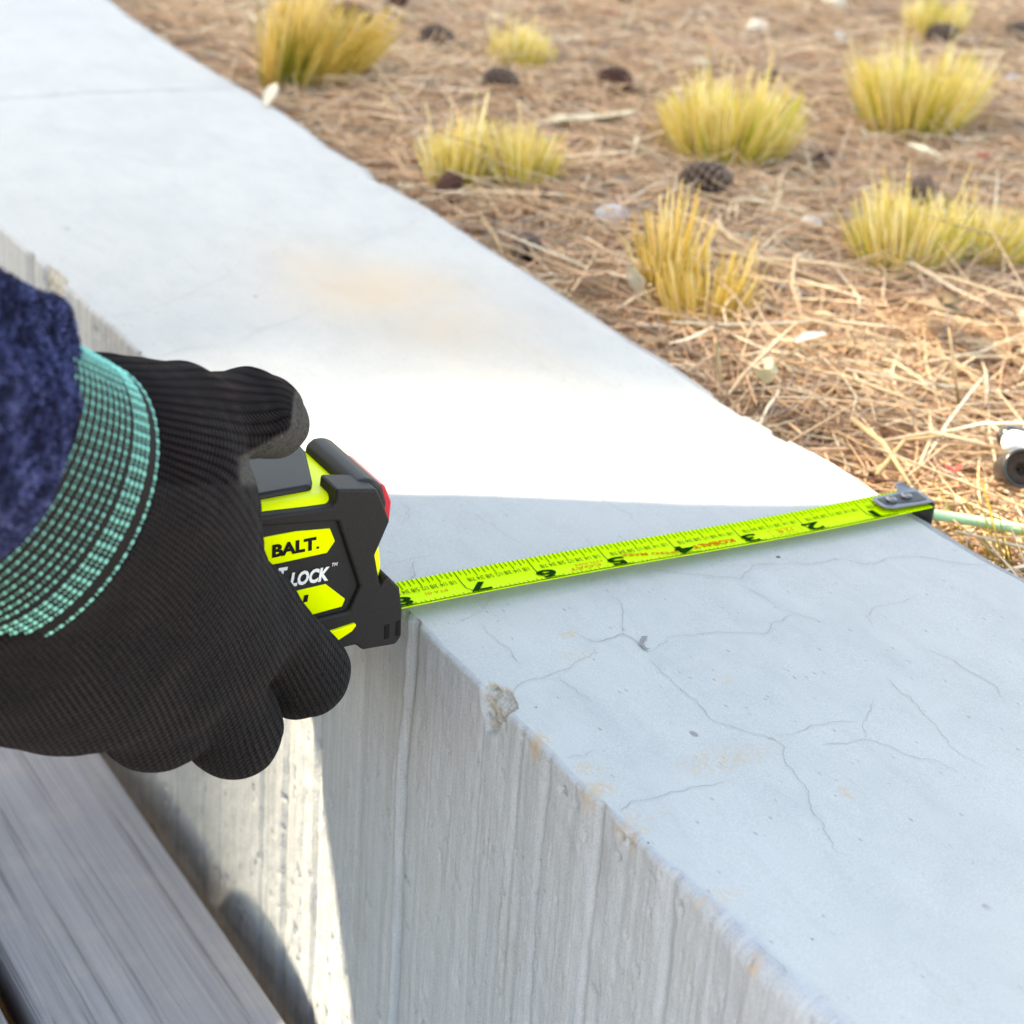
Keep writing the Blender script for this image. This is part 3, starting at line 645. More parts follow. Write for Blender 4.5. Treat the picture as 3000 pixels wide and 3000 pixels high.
def bead(t, th, lt, lth, hgt):
    p, n = ringp(t, th, -.0001); p1, _ = ringp(t + .01, th); p2_, _ = ringp(t, th + .01)
    e1 = p1 - p; e1 /= np.linalg.norm(e1); e2 = p2_ - p; e2 -= e1 * (e1 @ e2); e2 /= np.linalg.norm(e2)
    b0 = len(V)
    V.append(p + n * hgt)
    for (rr_, hz) in ((.62, .8), (1., .15), (1., -.3)):
        for i in range(8):
            a_ = i * math.pi / 4; V.append(p + e1 * lt * rr_ * math.cos(a_) + e2 * lth * rr_ * math.sin(a_) + n * hgt * hz)
    for i in range(8): F.append([b0, b0 + 1 + i, b0 + 1 + (i + 1) % 8])
    for k in range(2):
        for i in range(8): F.append([b0 + 1 + k * 8 + i, b0 + 9 + k * 8 + i, b0 + 9 + k * 8 + (i + 1) % 8, b0 + 1 + k * 8 + (i + 1) % 8])
rows = [(-.004, 1)] + [(t, 2) for t in (.125, .180, .235, .290)] + [(t, 3) for t in np.arange(.385, 1.1, .077)]
NB = 74
for t, ty in rows:
    for i in range(NB):
        th = 2 * math.pi * (i + .15 * t + random.uniform(-.04, .04)) / NB
        if math.cos(th) < -.8: continue
        if ty == 1: bead(t, th, .00055, .0009, .0006); bead(t, th + math.pi / NB, .0004, .0004, .0005)
        elif ty == 2: bead(t, th, .0006, .00078, .0006); bead(t, th + math.pi / NB, .0004, .0003, .0004)
        else: bead(t, th, .00042, .00066, .0006); bead(t, th + math.pi / NB, .00026, .0003, .0004)
mobj('teal_stitching', V, F, mteal, cuff, smooth=True, kind='stuff')
# ---- fleece sleeve
mfl = M('navy_fleece', .95, .1); v = mfl.obj(); fn_ = mfl.noise(v, 700, 4, .7); fn2 = mfl.noise(v, 260, 4, .6, 1.)
mfl.color(mfl.mix(mfl.g(fn2, .36, .66), (.007, .008, .022), mfl.mix(mfl.g(fn_, .3, .7), (.011, .018, .058), (.040, .055, .155))))
mfl.bump(mfl.math('ADD', fn_, fn2), 1.0, .0022); mfl.b.inputs['Sheen Weight'].default_value = .25; mfl.b.inputs['Sheen Roughness'].default_value = .5; mfl.b.inputs['Sheen Tint'].default_value = (.4, .45, .8, 1)
H0 = ringv((-60, 1372), (-205, 375), (312, 82), 62, 36); H1 = ringv((-385, 1215), (-245, 450), (370, 110), 100, 44)
H2c = np.array([-.455, -.070, .165]); H3c = np.array([-.56, -.075, .235])
SR = [H0, H1, (H2c, H1[1] * 1.1, H1[2] * 1.1), (H3c, H1[1] * 1.25, H1[2] * 1.25)]
def sleevep(s_, th):
    i = min(int(s_), 2); f_ = s_ - i; a_, b_ = SR[i], SR[i + 1]
    C0, A, B = [a_[k] + (b_[k] - a_[k]) * f_ for k in range(3)]
    n = A * math.sin(th) + B * math.cos(th); nn = n / np.linalg.norm(n)
    fold = .0020 * math.sin(th * 9 + .6 * math.sin(s_ * 4)) + .0024 * math.sin(th * 5 + 1.3 + s_ * 1.5)
    lip = -.009 * max(0, 1 - (s_ + .03) / .10) ** 2 + .003 * math.exp(-((s_ - .25) / .16) ** 2)
    return C0 + n + nn * (fold * min(1, .35 + s_ * 2) + lip), nn
NS = 160; ss = np.concatenate([[-.03], np.linspace(-.02, .2, 18), np.linspace(.23, 1, 40), np.linspace(1.05, 3, 20)])
V = np.array([sleevep(max(s_, 0), 2 * math.pi * i / NS)[0] + ((R0[0] - R1[0]) * min(s_, 0) * -0.0) for s_ in ss for i in range(NS)]).reshape(len(ss), NS, 3)
V[0] = V[1] * .93 + V[1].mean(0) * .07 - RAX * -.002
nzv = fbm(np.arange(len(ss))[:, None] * 1.7 + np.zeros((1, NS)), np.arange(NS)[None] * .9 + np.zeros((len(ss), 1)), 91, 3)
F = [[k * NS + i, k * NS + (i + 1) % NS, (k + 1) * NS + (i + 1) % NS, (k + 1) * NS + i] for k in range(len(ss) - 1) for i in range(NS)]
sleeve = mobj('sleeve', V.reshape(-1, 3), F, mfl.m, person, smooth=True)
V = []; F = []; ca = []
mpl = M('fleece_pile', .9, .1); pa = mpl.attr('tone'); mpl.color(mpl.ramp(pa, [(0, (.005, .006, .018)), (.45, (.017, .026, .078)), (.8, (.044, .058, .16)), (1, (.08, .10, .24))]))
for i in range(26000):
    s_ = random.random() ** 1.3 * 1.0; th = random.uniform(-2.0, 1.5)
    p, n = sleevep(s_, th); r_ = np.array([random.gauss(0, 1) for _ in range(3)]); tdir = np.cross(n, r_); tdir /= np.linalg.norm(tdir)
    L = random.uniform(.0010, .0021); w_ = .00028; b = np.cross(n, tdir); b0 = len(V)
    V += [p - b * w_, p + b * w_, p + n * L * .6 + tdir * L * .35 + b * w_, p + n * L * .6 + tdir * L * .35 - b * w_, p + n * L * .55 + tdir * L * .95]
    F += [[b0, b0 + 1, b0 + 2, b0 + 3], [b0 + 3, b0 + 2, b0 + 4]]
    tv = min(1, max(0, .4 + .9 * (fbm(np.array(s_ * 26.), np.array(th * 14.), 95, 3) - .5) * 2 + random.uniform(-.25, .3))); ca += [tv * .5, tv * .5, tv, tv, min(1, tv * 1.2)]
mobj('fleece_pile', V, F, mpl.m, sleeve, attrs=dict(tone=ca), kind='stuff')
# ---- the rest of the kneeling person, left of the picture
v3 = lambda *a: np.array(a, float)
hipL, hipR = v3(-.86, .25, .06), v3(-.86, .10, .06); chL, chR = v3(-.50, .240, .49), v3(-.50, .105, .49); shL, shR = v3(-.40, .305, .60), v3(-.40, .035, .60)
elR = v3(-.60, -.075, .27); elL = v3(-.60, .27, .25)
def jacket(P):
    d = smin(cone(P, hipL, chL, .135, .125), cone(P, hipR, chR, .135, .125), .06)
    d = smin(d, smin(cone(P, chL, shL, .12, .075), cone(P, chR, shR, .12, .075), .05), .05)
    d = smin(d, cone(P, v3(-.41, .2, .60), v3(-.365, .21, .665), .085, .062), .04)
    d = smin(d, smin(cone(P, shR, elR, .068, .058), cone(P, elR, H3c, .058, .056), .02), .03)
    d = smin(d, smin(cone(P, shL, elL, .068, .054), cone(P, elL, v3(-.60, .28, .185), .052, .044), .02), .03)
    return d + .004 * (fbm(P[:, 0] * 22 + P[:, 2] * 9, P[:, 1] * 22, 97, 2) - .5)
V, Q = nets(jacket, v3(-1.06, -.20, -.16), v3(-.22, .52, .78), .012); mobj('fleece_jacket', V, Q, mfl.m, person, smooth=True)
mtr = plain('dark_trousers', (.035, .036, .042), .9, .2, .2, 300, .4, .001)
def trousers(P):
    d = smin(cone(P, hipL - v3(0, 0, .03), v3(-.462, .290, .082), .115, .088), cone(P, hipR - v3(0, 0, .03), v3(-.42, .08, -.09), .115, .075), .02)
    d = smin(d, smin(cone(P, v3(-.462, .30, .07), v3(-.55, .335, -.135), .074, .05), cone(P, v3(-.43, .08, -.10), v3(-.90, .08, -.125), .066, .05), .01), .02)
    return np.maximum(d, -.178 - P[:, 2])
V, Q = nets(trousers, v3(-1.05, -.07, -.20), v3(-.30, .48, .2), .012); mobj('trousers', V, Q, mtr, person, smooth=True)
msh = plain('boot_leather', (.05, .035, .025), .6)
for yv in (.08,):
    V, Q = nets(lambda P: np.maximum(smin(cone(P, v3(-.90, yv, -.125), v3(-1.0, yv, -.10), .05, .045), cone(P, v3(-1.0, yv, -.115), v3(-1.06, yv, -.06), .045, .036), .02), -.178 - P[:, 2]), v3(-1.15, yv - .1, -.2), v3(-.8, yv + .1, 0), .01); mobj('boot', V, Q, msh, person, smooth=True)
V, Q = nets(lambda P: np.maximum(smin(cone(P, v3(-.60, .34, -.12), v3(-.53, .335, -.14), .052, .046), cone(P, v3(-.53, .335, -.14), v3(-.42, .325, -.15), .046, .034), .02), -.178 - P[:, 2]), v3(-.66, .26, -.2), v3(-.31, .43, -.03), .01); mobj('boot', V, Q, msh, person, smooth=True)
msk = plain('skin', (.50, .31, .23), .55, .4, .08, 200, .2, .0005); mhr = plain('dark_hair', (.03, .02, .014), .7, .3, .3, 300, .6, .002)
hc = v3(-.285, .225, .785); fwd = v3(.62, 0, -.78); upv = v3(.78, 0, .62); sid = v3(0, 1, 0)
def hpnt(a_, b_, c_): return hc + fwd * a_ + sid * b_ + upv * c_
def head(P):
    d = smin(cone(P, hpnt(-.02, 0, .03), hpnt(.015, 0, -.01), .085, .078), cone(P, hpnt(.03, 0, -.03), hpnt(.055, 0, -.085), .06, .036), .04)
    d = smin(d, cone(P, hpnt(.085, 0, .01), hpnt(.108, 0, -.03), .008, .014), .012)
    d = smin(d, cone(P, hpnt(.082, .016, -.066), hpnt(.082, -.016, -.066), .008, .008), .006)
    for s_ in (-1, 1):
        d = smin(d, np.linalg.norm((P - hpnt(-.005, .082 * s_, -.015)) * v3(1, 1.6, 1), axis=-1) - .026, .008)
        d = -smin(-d, np.linalg.norm(P - hpnt(.094, .032 * s_, .008), axis=-1) - .014, .008)
        d = smin(d, np.linalg.norm(P - hpnt(.078, .032 * s_, .008), axis=-1) - .011, .003)
    return smin(d, cone(P, hpnt(-.03, 0, -.05), v3(-.385, .21, .64), .055, .058), .03)
V, Q = nets(head, hc - .2, hc + .2, .006); mobj('head', V, Q, msk, person, smooth=True)
V, Q = nets(lambda P: np.maximum(smin(cone(P, hpnt(-.02, 0, .034), hpnt(.0, 0, .01), .096, .088), cone(P, hpnt(-.05, 0, -.02), hpnt(-.05, 0, -.05), .07, .055), .03), ((P - hpnt(.03, 0, .035)) @ (fwd * .8 - upv * .6))) + .004 * (fbm(P[:, 0] * 90, P[:, 1] * 90, 99) - .5), hc - .2, hc + .2, .007); mobj('hair', V, Q, mhr, person, smooth=True)
def lhand(P):
    P = P - v3(-.17, .01, .125)
    d = cone(P, v3(-.43, .27, .055), v3(-.40, .255, .035), .036, .034)
    d = smin(d, cone(P, v3(-.40, .255, .035), v3(-.365, .24, .015), .04, .036), .02)
    for i, (yo, L) in enumerate(((.028, .055), (.010, .066), (-.008, .062), (-.026, .05))):
        a_ = v3(-.362, .24 + yo, .012); b_ = a_ + v3(L * .6, .002, -.016); c_ = b_ + v3(L * .3, 0, -.034); d = smin(d, smin(cone(P, a_, b_, .0115, .0105), cone(P, b_, c_, .0105, .0095), .004), .003)
    return smin(d, smin(cone(P, v3(-.40, .225, .03), v3(-.372, .195, .012), .016, .013), cone(P, v3(-.372, .195, .012), v3(-.345, .185, -.004), .013, .011), .004), .006)
V, Q = nets(lhand, v3(-.67, .16, .03), v3(-.44, .35, .26), .0035)
mobj('glove', V, Q, mgv.m, person, smooth=True, attrs=dict(rib=V[:, 1] * 400, loop=V[:, 0] * 400, coat=V[:, 0] * 0))

# ================================================================ shade tree beyond the left of the picture
E1 = np.array([1., -.22, 0.]); E1 /= np.linalg.norm(E1)
mdir = np.cross(SUN, E1); mdir /= np.linalg.norm(mdir)
if mdir[1] < 0: mdir = -mdir
EDGE = np.array([-.08, .060, 0.])
CC = EDGE - SUN * 14 + mdir * 4.85
mlf = M('tree_leaf', .6, .4); mlf.color(mlf.mix(mlf.g(mlf.attr('tone'), 0, 1), (.035, .07, .02), (.09, .14, .04)))
tree = empty('shade_tree', (CC[0], CC[1], -.022), label='leafy green tree standing far to the left of the concrete wall', cat='tree')
NL = 170000
d = rng.normal(size=(NL, 3)); d /= np.linalg.norm(d, axis=1)[:, None]; r = 5.0 * rng.random(NL) ** .30
r *= .95 + .07 * (fbm(d[:, 0] * 2.2 + 5, d[:, 1] * 2.2 + d[:, 2] * 2, 101) - .5) * 2
P = CC + d * r[:, None]; n = rng.normal(size=(NL, 3)); n /= np.linalg.norm(n, axis=1)[:, None]; t1 = np.cross(n, rng.normal(size=(NL, 3))); t1 /= np.linalg.norm(t1, axis=1)[:, None]; t2 = np.cross(n, t1)
L = (.11 + .11 * rng.random(NL))[:, None]
V = np.stack([P - t1 * L, P + t2 * L * .45, P + t1 * L, P - t2 * L * .45], 1).reshape(-1, 3)
crown = mobj('crown', V, np.arange(NL * 4).reshape(-1, 4), mlf.m, tree, attrs=dict(tone=np.repeat(rng.random(NL), 4)), kind='stuff')
mbk = plain('bark', (.12, .085, .06), .95, .2, .4, 30, 1, .02)
def tube(pts, rads, seg=10):
    pts = [np.array(p, float) for p in pts]; V = []; F = []
    for i, p in enumerate(pts):
        t = pts[min(i + 1, len(pts) - 1)] - pts[max(i - 1, 0)]; t /= np.linalg.norm(t) + 1e-9
        u_ = np.cross(t, [0, 0, 1.] if abs(t[2]) < .9 else [1., 0, 0]); u_ /= np.linalg.norm(u_); w_ = np.cross(t, u_)
        V += [p + rads[i] * (u_ * math.cos(a_) + w_ * math.sin(a_)) for a_ in np.linspace(0, 2 * math.pi, seg, endpoint=False)]
    for i in range(len(pts) - 1):
        F += [[i * seg + k, i * seg + (k + 1) % seg, (i + 1) * seg + (k + 1) % seg, (i + 1) * seg + k] for k in range(seg)]
    F += [list(range(seg))[::-1], [(len(pts) - 1) * seg + k for k in range(seg)]]
    return V, F
V, F = tube([(CC[0] + .3, CC[1] + .2, -.4), (CC[0] + .15, CC[1] + .1, 2.5), (CC[0], CC[1], CC[2] - .8), (CC[0] - .1, CC[1], CC[2] + .8)], [.22, .16, .11, .04], 14); mobj('trunk', V, F, mbk, tree, smooth=True)
for k in range(9):
    a_ = k * 2.4; e = np.array([math.cos(a_), math.sin(a_), .45 + .3 * math.sin(k)]); V, F = tube([CC + [0, 0, -.9 + k * .12], CC + [0, 0, -.7 + k * .12] + e * 1.4, CC + [0, 0, -.6 + k * .12] + e * 2.7], [.06, .035, .012], 8); mobj('limb', V, F, mbk, tree, smooth=True)
#PART3
# ================================================================ litter of dry needles and grass
mne = M('dry_needles', .7, .3); tn = mne.attr('tone')
mne.color(mne.ramp(tn, [(0, (.22, .13, .09)), (.12, (.46, .40, .35)), (.25, (.52, .31, .19)), (.5, (.69, .46, .285)), (.75, (.77, .60, .40)), (1, (.84, .74, .56))]))
def strips(n, x, y, L, w, tone, rise, seg=3, z0=None, curve=.35):
    a_ = rng.random(n) * 2 * math.pi; k = rng.normal(size=n) * curve; L = np.broadcast_to(L, n) if np.ndim(L) == 0 else L
    ti = rng.normal(size=n) * .16; z0 = gh(x, y) + rise * rng.random(n) if z0 is None else z0
    pts = []
    for s_ in np.linspace(-.5, .5, seg + 1):
        an = a_ + k * s_; pts.append(np.stack([x + L * s_ * np.cos(an), y + L * s_ * np.sin(an), z0 + ti * L * s_ - .012 * (2 * s_) ** 2 * (rng.random(n) - .3)], 1))
    pts = np.stack(pts, 1)                                # n, seg+1, 3
    pts[..., 0] = np.maximum(pts[..., 0], -.001)
    side = np.stack([-np.sin(a_), np.cos(a_), np.zeros(n)], 1)[:, None]; up = np.array([0, 0, 1.])
    tap = np.array([.55] + [1] * (seg - 1) + [.35])[None, :, None]; w = (w * (.7 + .6 * rng.random(n)))[:, None, None] * tap
    ring = np.stack([pts + side * w, pts - side * w * .5 + up * w * .87, pts - side * w * .5 - up * w * .87], 2)   # n, seg+1, 3, 3
    V = ring.reshape(-1, 3); base = np.arange(n)[:, None] * (seg + 1) * 3
    q = []
    for i in range(seg):
        for j in range(3):
            q.append([i * 3 + j, i * 3 + (j + 1) % 3, (i + 1) * 3 + (j + 1) % 3, (i + 1) * 3 + j])
    F = (base[:, None] + np.array(q)[None]).reshape(-1, 4)
    return V, F, np.repeat(tone, (seg + 1) * 3)
def scatter(n):
    y = -.14 + 1.4 * np.sqrt(rng.random(n) * .97 + .03); x = .004 + (.16 + .66 * np.clip(y + .12, 0, 2)) * rng.random(n); return x, y
def scatter_near(n):
    # denser close by; the field in view runs from the wall to about 1.3 m off
    y = -.14 + 1.35 * rng.random(n) ** 1.25; x = .004 + (.16 + .62 * np.clip(y + .12, 0, 2)) * rng.random(n) ** 1.1
    return x, y
parts = []
x, y = scatter_near(9000); parts.append(strips(9000, x, y, .04 + .08 * rng.random(9000), .00042, np.clip(.45 + .25 * rng.normal(size=9000), 0, .9), .020))
x, y = scatter(16000); parts.append(strips(16000, x, y, .03 + .07 * rng.random(16000), .0006, np.clip(.5 + .22 * rng.normal(size=16000), 0, 1), .016, 2))
x, y = scatter(15000); parts.append(strips(15000, x, y, .05 + .09 * rng.random(15000), .00048, np.clip(.35 + .2 * rng.normal(size=15000), 0, .8), .016))
x, y = scatter(13000); parts.append(strips(13000, x, y, .015 + .05 * rng.random(13000) ** 1.5, .0006, np.clip(.6 + .25 * rng.normal(size=13000), 0, 1), .020, 2))
x, y = scatter(14000); parts.append(strips(14000, x, y, .006 + .02 * rng.random(14000), .0011, np.clip(.45 + .3 * rng.normal(size=14000), 0, 1), .012, 2))
k = 200; x = .004 + .2 * rng.random(k); y = -.12 + .42 * rng.random(k); parts.append(strips(k, x, y, .03 + .07 * rng.random(k), .0008, np.clip(.85 + .15 * rng.normal(size=k), .4, 1), .024, 3))
V = np.concatenate([p[0] for p in parts]); off = np.cumsum([0] + [len(p[0]) for p in parts[:-1]]); F = np.concatenate([p[1] + o_ for p, o_ in zip(parts, off)])
mobj('needle_litter', V, F, mne.m, attrs=dict(tone=np.concatenate([p[2] for p in parts])), kind='stuff')

# ---- grass tufts: stubby clipped clumps, each a thing
mgs = M('straw_grass', .6, .35); tn = mgs.attr('tone')
mgs.color(mgs.ramp(tn, [(0, (.30, .48, .02)), (.3, (.56, .52, .05)), (.55, (.82, .60, .14)), (.8, (.90, .71, .28)), (1, (.92, .81, .46))]))
mgs.b.inputs['Subsurface Weight'].default_value = .0
mgd = M('golden_grass', .6, .35); tn = mgd.attr('tone')
mgd.color(mgd.ramp(tn, [(0, (.18, .20, .02)), (.3, (.42, .32, .04)), (.6, (.70, .45, .09)), (.85, (.80, .56, .17)), (1, (.80, .63, .28))]))
def tuft(cx, cy, rx, ry, H, n, label, mat=None, spread=.35, var=.25, lean=(0, 0), w=.0005, green=.25, base_t=.25, grp='clipped grass tufts in the needle litter'):
    z0 = float(gh(np.array(cx), np.array(cy)))
    a_ = rng.random(n) * 2 * math.pi; r_ = rng.random(n) ** .5; bx_ = cx + rx * r_ * np.cos(a_) * .75; by_ = cy + ry * r_ * np.sin(a_) * .75
    clump = fbm(bx_ * 130, by_ * 130, int(cx * 1000) % 97, 2)
    h_ = H * (1 - (var + .1) * rng.random(n)) * (.68 + .62 * clump) * np.where(rng.random(n) < .06, 1.25, 1); dx = spread * H * r_ * np.cos(a_) + lean[0] * H + .09 * H * rng.normal(size=n); dy = spread * H * r_ * np.sin(a_) + lean[1] * H + .07 * H * rng.normal(size=n)
    gr_ = sst(.55 - green, .38 - green * .5, fbm(bx_ * 90 + 7, by_ * 90, int(cy * 1000) % 89, 2)); tone = np.clip(.58 + .24 * rng.normal(size=n) - .5 * gr_ + .55 * (clump - .5), 0, 1)
    seg = 3; ts = np.array([0, .35, .7, 1.]); pts = np.stack([np.stack([bx_ + dx * t ** 1.25, by_ + dy * t ** 1.25, z0 - .004 + h_ * t], 1) for t in ts], 1)
    an = rng.random(n) * math.pi; side = np.stack([np.cos(an), np.sin(an), np.zeros(n)], 1)[:, None]; sd2 = np.stack([-np.sin(an), np.cos(an), np.zeros(n)], 1)[:, None]
    ww = (w * (.7 + .7 * rng.random(n)))[:, None, None] * np.array([1, 1, .8, .45])[None, :, None]
    ring = np.stack([pts + side * ww, pts - side * ww * .5 + sd2 * ww * .8, pts - side * ww * .5 - sd2 * ww * .8], 2)
    q = [[i * 3 + j, i * 3 + (j + 1) % 3, (i + 1) * 3 + (j + 1) % 3, (i + 1) * 3 + j] for i in range(seg) for j in range(3)] 
    F = (np.arange(n)[:, None, None] * 12 + np.array(q)[None]).reshape(-1, 4)
    tv = np.clip(tone[:, None] + np.array([-base_t, -.05, .08, .2])[None], 0, 1)
    o = mobj('grass_tuft', ring.reshape(-1, 3), F, mat or mgs.m, attrs=dict(tone=np.repeat(tv.reshape(-1), 3)))
    return tag(o, label, 'grass tuft', grp)
def gp_(x, y): p = onp(x, y, 2, -.022); return p[0], p[1]
def spec(x, y, wpx, hpx):
    c = gp_(x, y); d = np.linalg.norm(np.array([c[0], c[1], -.022]) - CAM); return c, wpx * d / FPX / 2 * .84, hpx * d / FPX * 1.3
for (x, y, wp, hp2, n, lab, kw) in (
    (870, 225, 300, 235, 520, 'big rounded olive yellow grass tuft leaning right by the far wall edge', dict(mat=mgd.m, lean=(.30, -.05), var=.2, green=.3)),
    (650, 5, 130, 60, 160, 'small dark green grass tuft cut by the top picture edge at left', dict(green=.5)),
    (1520, 185, 170, 125, 260, 'small pale yellow grass tuft with a few tall thin stems at top centre', dict(spread=.3)),
    (1340, 530, 190, 195, 300, 'grass tuft with a bright green heart behind the dark pine cone at the wall', dict(var=.2, green=.34, spread=.2)),
    (1525, 540, 140, 185, 190, 'low straw grass tuft just right of the green hearted one', dict(spread=.35)),
    (2120, 445, 340, 225, 560, 'wide straw yellow grass tuft with flared sides and green flecks, centre of the litter', dict(spread=.42, green=.28)),
    (2665, 350, 350, 220, 600, 'broad dense pale yellow grass tuft at upper right below the cut off one', dict(spread=.36)),
    (2730, 70, 190, 130, 300, 'tall pale grass tuft cut by the top picture edge at right', dict(var=.15, spread=.25, green=.3)),
    (2640, 770, 290, 235, 420, 'yellow grass tuft with lime green tips and a dark gap, right side', dict(green=.33, spread=.3)),
    (2850, 740, 290, 165, 330, 'low sprawling pale grass tuft at the right picture edge', dict(spread=.6, lean=(.2, 0))),
    (1945, 840, 120, 300, 70, 'tall thin golden grass tuft beside the grey stone', dict(mat=mgd.m, spread=.2, var=.5, w=.0007)),
    (2060, 900, 290, 215, 170, 'golden brown grass tuft standing nearest the wall in the middle', dict(mat=mgd.m, spread=.3, var=.45, green=.2)),
):
    c, rx, H = spec(x, y + 82, wp, hp2); n = int(n * 1.5); tuft(c[0], c[1], rx, rx * .75, H, n, lab, **kw)
c = onp(2965, 1640, 2, -.015); 
o = tuft(c[0] + .002, c[1], .012, .014, .036, 60, 'sparse wiry golden stems rising by the wall edge at the right picture border', mgd.m, .55, .4, (-.45, .25), .00045, .0)

# ---- pine cones, scales and all
mcn = M('pine_cone', .85, .2); mcn.color(mcn.mix(mcn.g(mcn.attr('tone'), 0, 1), (.035, .022, .018), (.20, .145, .12)))
mcr = M('pine_cone_red', .8, .2); mcr.color(mcr.mix(mcr.g(mcr.attr('tone'), 0, 1), (.03, .012, .012), (.15, .075, .06)))
def cone_mesh(R, Ln, n=70):
    V = []; F = []; T = []
    for k in range(7):
        z = -1 + 2 * k / 6; rr_ = R * .62 * math.sqrt(max(0, 1 - z * z * .96))
        for i in range(10): V.append((rr_ * math.cos(i * .628), rr_ * math.sin(i * .628), z * Ln * .5)); T.append(0)
    F += [[k * 10 + i, k * 10 + (i + 1) % 10, (k + 1) * 10 + (i + 1) % 10, (k + 1) * 10 + i] for k in range(6) for i in range(10)]
    for k in range(n):
        t = (k + .5) / n; z = (t * 2 - 1) * Ln * .5; rr_ = R * (1 - abs(2 * t - .8) ** 2.4 * .55); a_ = k * 2.39996
        er = np.array([math.cos(a_), math.sin(a_), 0]); et = np.array([-math.sin(a_), math.cos(a_), 0]); ez = np.array([0, 0, 1.])
        o_ = er * rr_ * .45 + ez * z; tip = er * rr_ + ez * (z + R * (.28 + .5 * t)); w_ = R * .30; b0 = len(V)
        V += [o_ - et * w_ * .4, o_ + et * w_ * .4, tip + et * w_ - er * R * .08, tip - et * w_ - er * R * .08, tip + er * R * .1 - ez * R * .04, tip + ez * R * .13 - er * R * .1, o_ - ez * R * .1]
        T += [0, 0, .6, .6, 1, .8, 0]
        F += [[b0, b0 + 3, b0 + 5, b0 + 2, b0 + 1], [b0 + 3, b0 + 4, b0 + 5], [b0 + 4, b0 + 2, b0 + 5], [b0 + 6, b0 + 4, b0 + 3], [b0 + 6, b0 + 2, b0 + 4], [b0, b0 + 6, b0 + 3], [b0 + 1, b0 + 2, b0 + 6]]
    return V, F, T
for (x, y, px_, az, tilt, m, lab) in (
    (1312, 590, 95, 2.4, 1.0, mcr.m, 'dark reddish brown pine cone lying against the wall edge below a green tuft'),
    (1545, 735, 105, 2.7, 1.45, mcn.m, 'open grey brown pine cone close to the wall edge'),
    (2040, 605, 125, .6, 1.3, mcn.m, 'large dark pine cone behind the golden stems, next to the grey stone'),
    (1790, 288, 95, .2, 1.4, mcr.m, 'dark pine cone at the right end of the pale dry leaf'),
    (2248, 262, 50, 1.2, .6, mcn.m, 'small blackish pine cone peeping over the flared grass tuft'),
    (2745, 130, 75, .4, 1.2, mcn.m, 'dark pine cone between the cut off tuft and the broad pale tuft'),
    (2820, 190, 40, 1.0, 1.0, mcn.m, 'tiny dark pine cone at the upper right corner of the broad tuft'),
    (2980, 130, 85, .1, 1.4, mcn.m, 'dark pine cone cut by the right picture edge near the top'),
    (1010, 105, 100, .9, 1.4, mcr.m, 'rusty brown pine cone just right of the leaning olive tuft'),
    (1450, 310, 90, .5, 1.4, mcn.m, 'greyish pine cone above the broken tan stick'),
    (1270, 165, 95, .3, 1.5, mcn.m, 'dull grey brown pine cone left of the small pale tuft'),
    (1150, 60, 70, 1.9, 1.3, mcr.m, 'brown pine cone near the top edge, left of centre'),
    (2400, 495, 62, 1.4, 1.2, mcr.m, 'red brown pine cone in the hollow right of the flared tuft'),
    (2690, 595, 90, 2.0, 1.3, mcn.m, 'dark pine cone hidden behind the lime tipped tuft'),
    (1830, 30, 60, 2.2, 1.3, mcn.m, 'dark pine cone high up at the top edge, left of the round pale stone'),
):
    p = onp(x, y, 2, -.012); d = np.linalg.norm(p - CAM); R = px_ * d / FPX * .42
    V, F, T = cone_mesh(R, R * 2.3); o = mobj('pine_cone', V, F, m, attrs=dict(tone=T)); o.location = (p[0], p[1], float(gh(p[0], p[1])) + R * .75 + .0125); o.rotation_euler = (tilt, 0, az)
    tag(o, lab, 'pine cone', 'pine cones in the litter')
# ---- stones
mst = {}
def stone(x, y, px_, col, lab, sq=.6, cat='stone'):
    p = onp(x, y, 2, -.012); d = np.linalg.norm(p - CAM); R = px_ * d / FPX / 2
    V = []; F = []; nu, nv = 16, 9; sd = random.random() * 50
    for j in range(nv):
        ph = math.pi * j / (nv - 1)
        for i in range(nu):
            th = 2 * math.pi * i / nu; e = np.array([math.sin(ph) * math.cos(th), math.sin(ph) * math.sin(th), math.cos(ph)])
            k = R * (.75 + .5 * float(fbm(np.array(e[0] * 1.3 + sd), np.array(e[1] * 1.3 + e[2] * .9 + sd), 3, 3))); V.append(e * k * np.array([1.1, .85, sq]))
    F = [[j * nu + i, j * nu + (i + 1) % nu, (j + 1) * nu + (i + 1) % nu, (j + 1) * nu + i] for j in range(nv - 1) for i in range(nu)]
    if col not in mst: mst[col] = plain('stone_' + str(len(mst)), col, .85, .3, .18, 90, .6, .002)
    o = mobj('stone', V, F, mst[col], smooth=True); o.location = (p[0], p[1], float(gh(p[0], p[1])) + R * sq * .45 + .013); o.rotation_euler = (random.uniform(-.3, .3), random.uniform(-.3, .3), random.uniform(0, 3))
    tag(o, lab, cat, 'stones in the litter')
for a_ in ((1795, 665, 100, (.45, .45, .47), 'pale grey stone left of the large dark pine cone'), (2372, 692, 80, (.66, .62, .56), 'small oval off white stone in open litter right of the golden stems'),
           (2440, 30, 85, (.62, .54, .42), 'round cream stone at the top edge'), (2215, 105, 80, (.60, .52, .42), 'oblong cream stone below the round one near the top'),
           (2460, 122, 50, (.5, .5, .5), 'small grey white stone just above the broad pale tuft'), (2052, 222, 65, (.55, .55, .54), 'light stone behind the flared tuft'),
           (2965, 235, 42, (.52, .52, .54), 'small pale stone by the right picture edge, upper part'), (1760, 200, 45, (.36, .36, .37), 'small grey stone above the pale dry leaf'), (2510, 690, 38, (.5, .47, .44), 'tiny dull stone left of the lime tipped tuft')):
    stone(*a_)
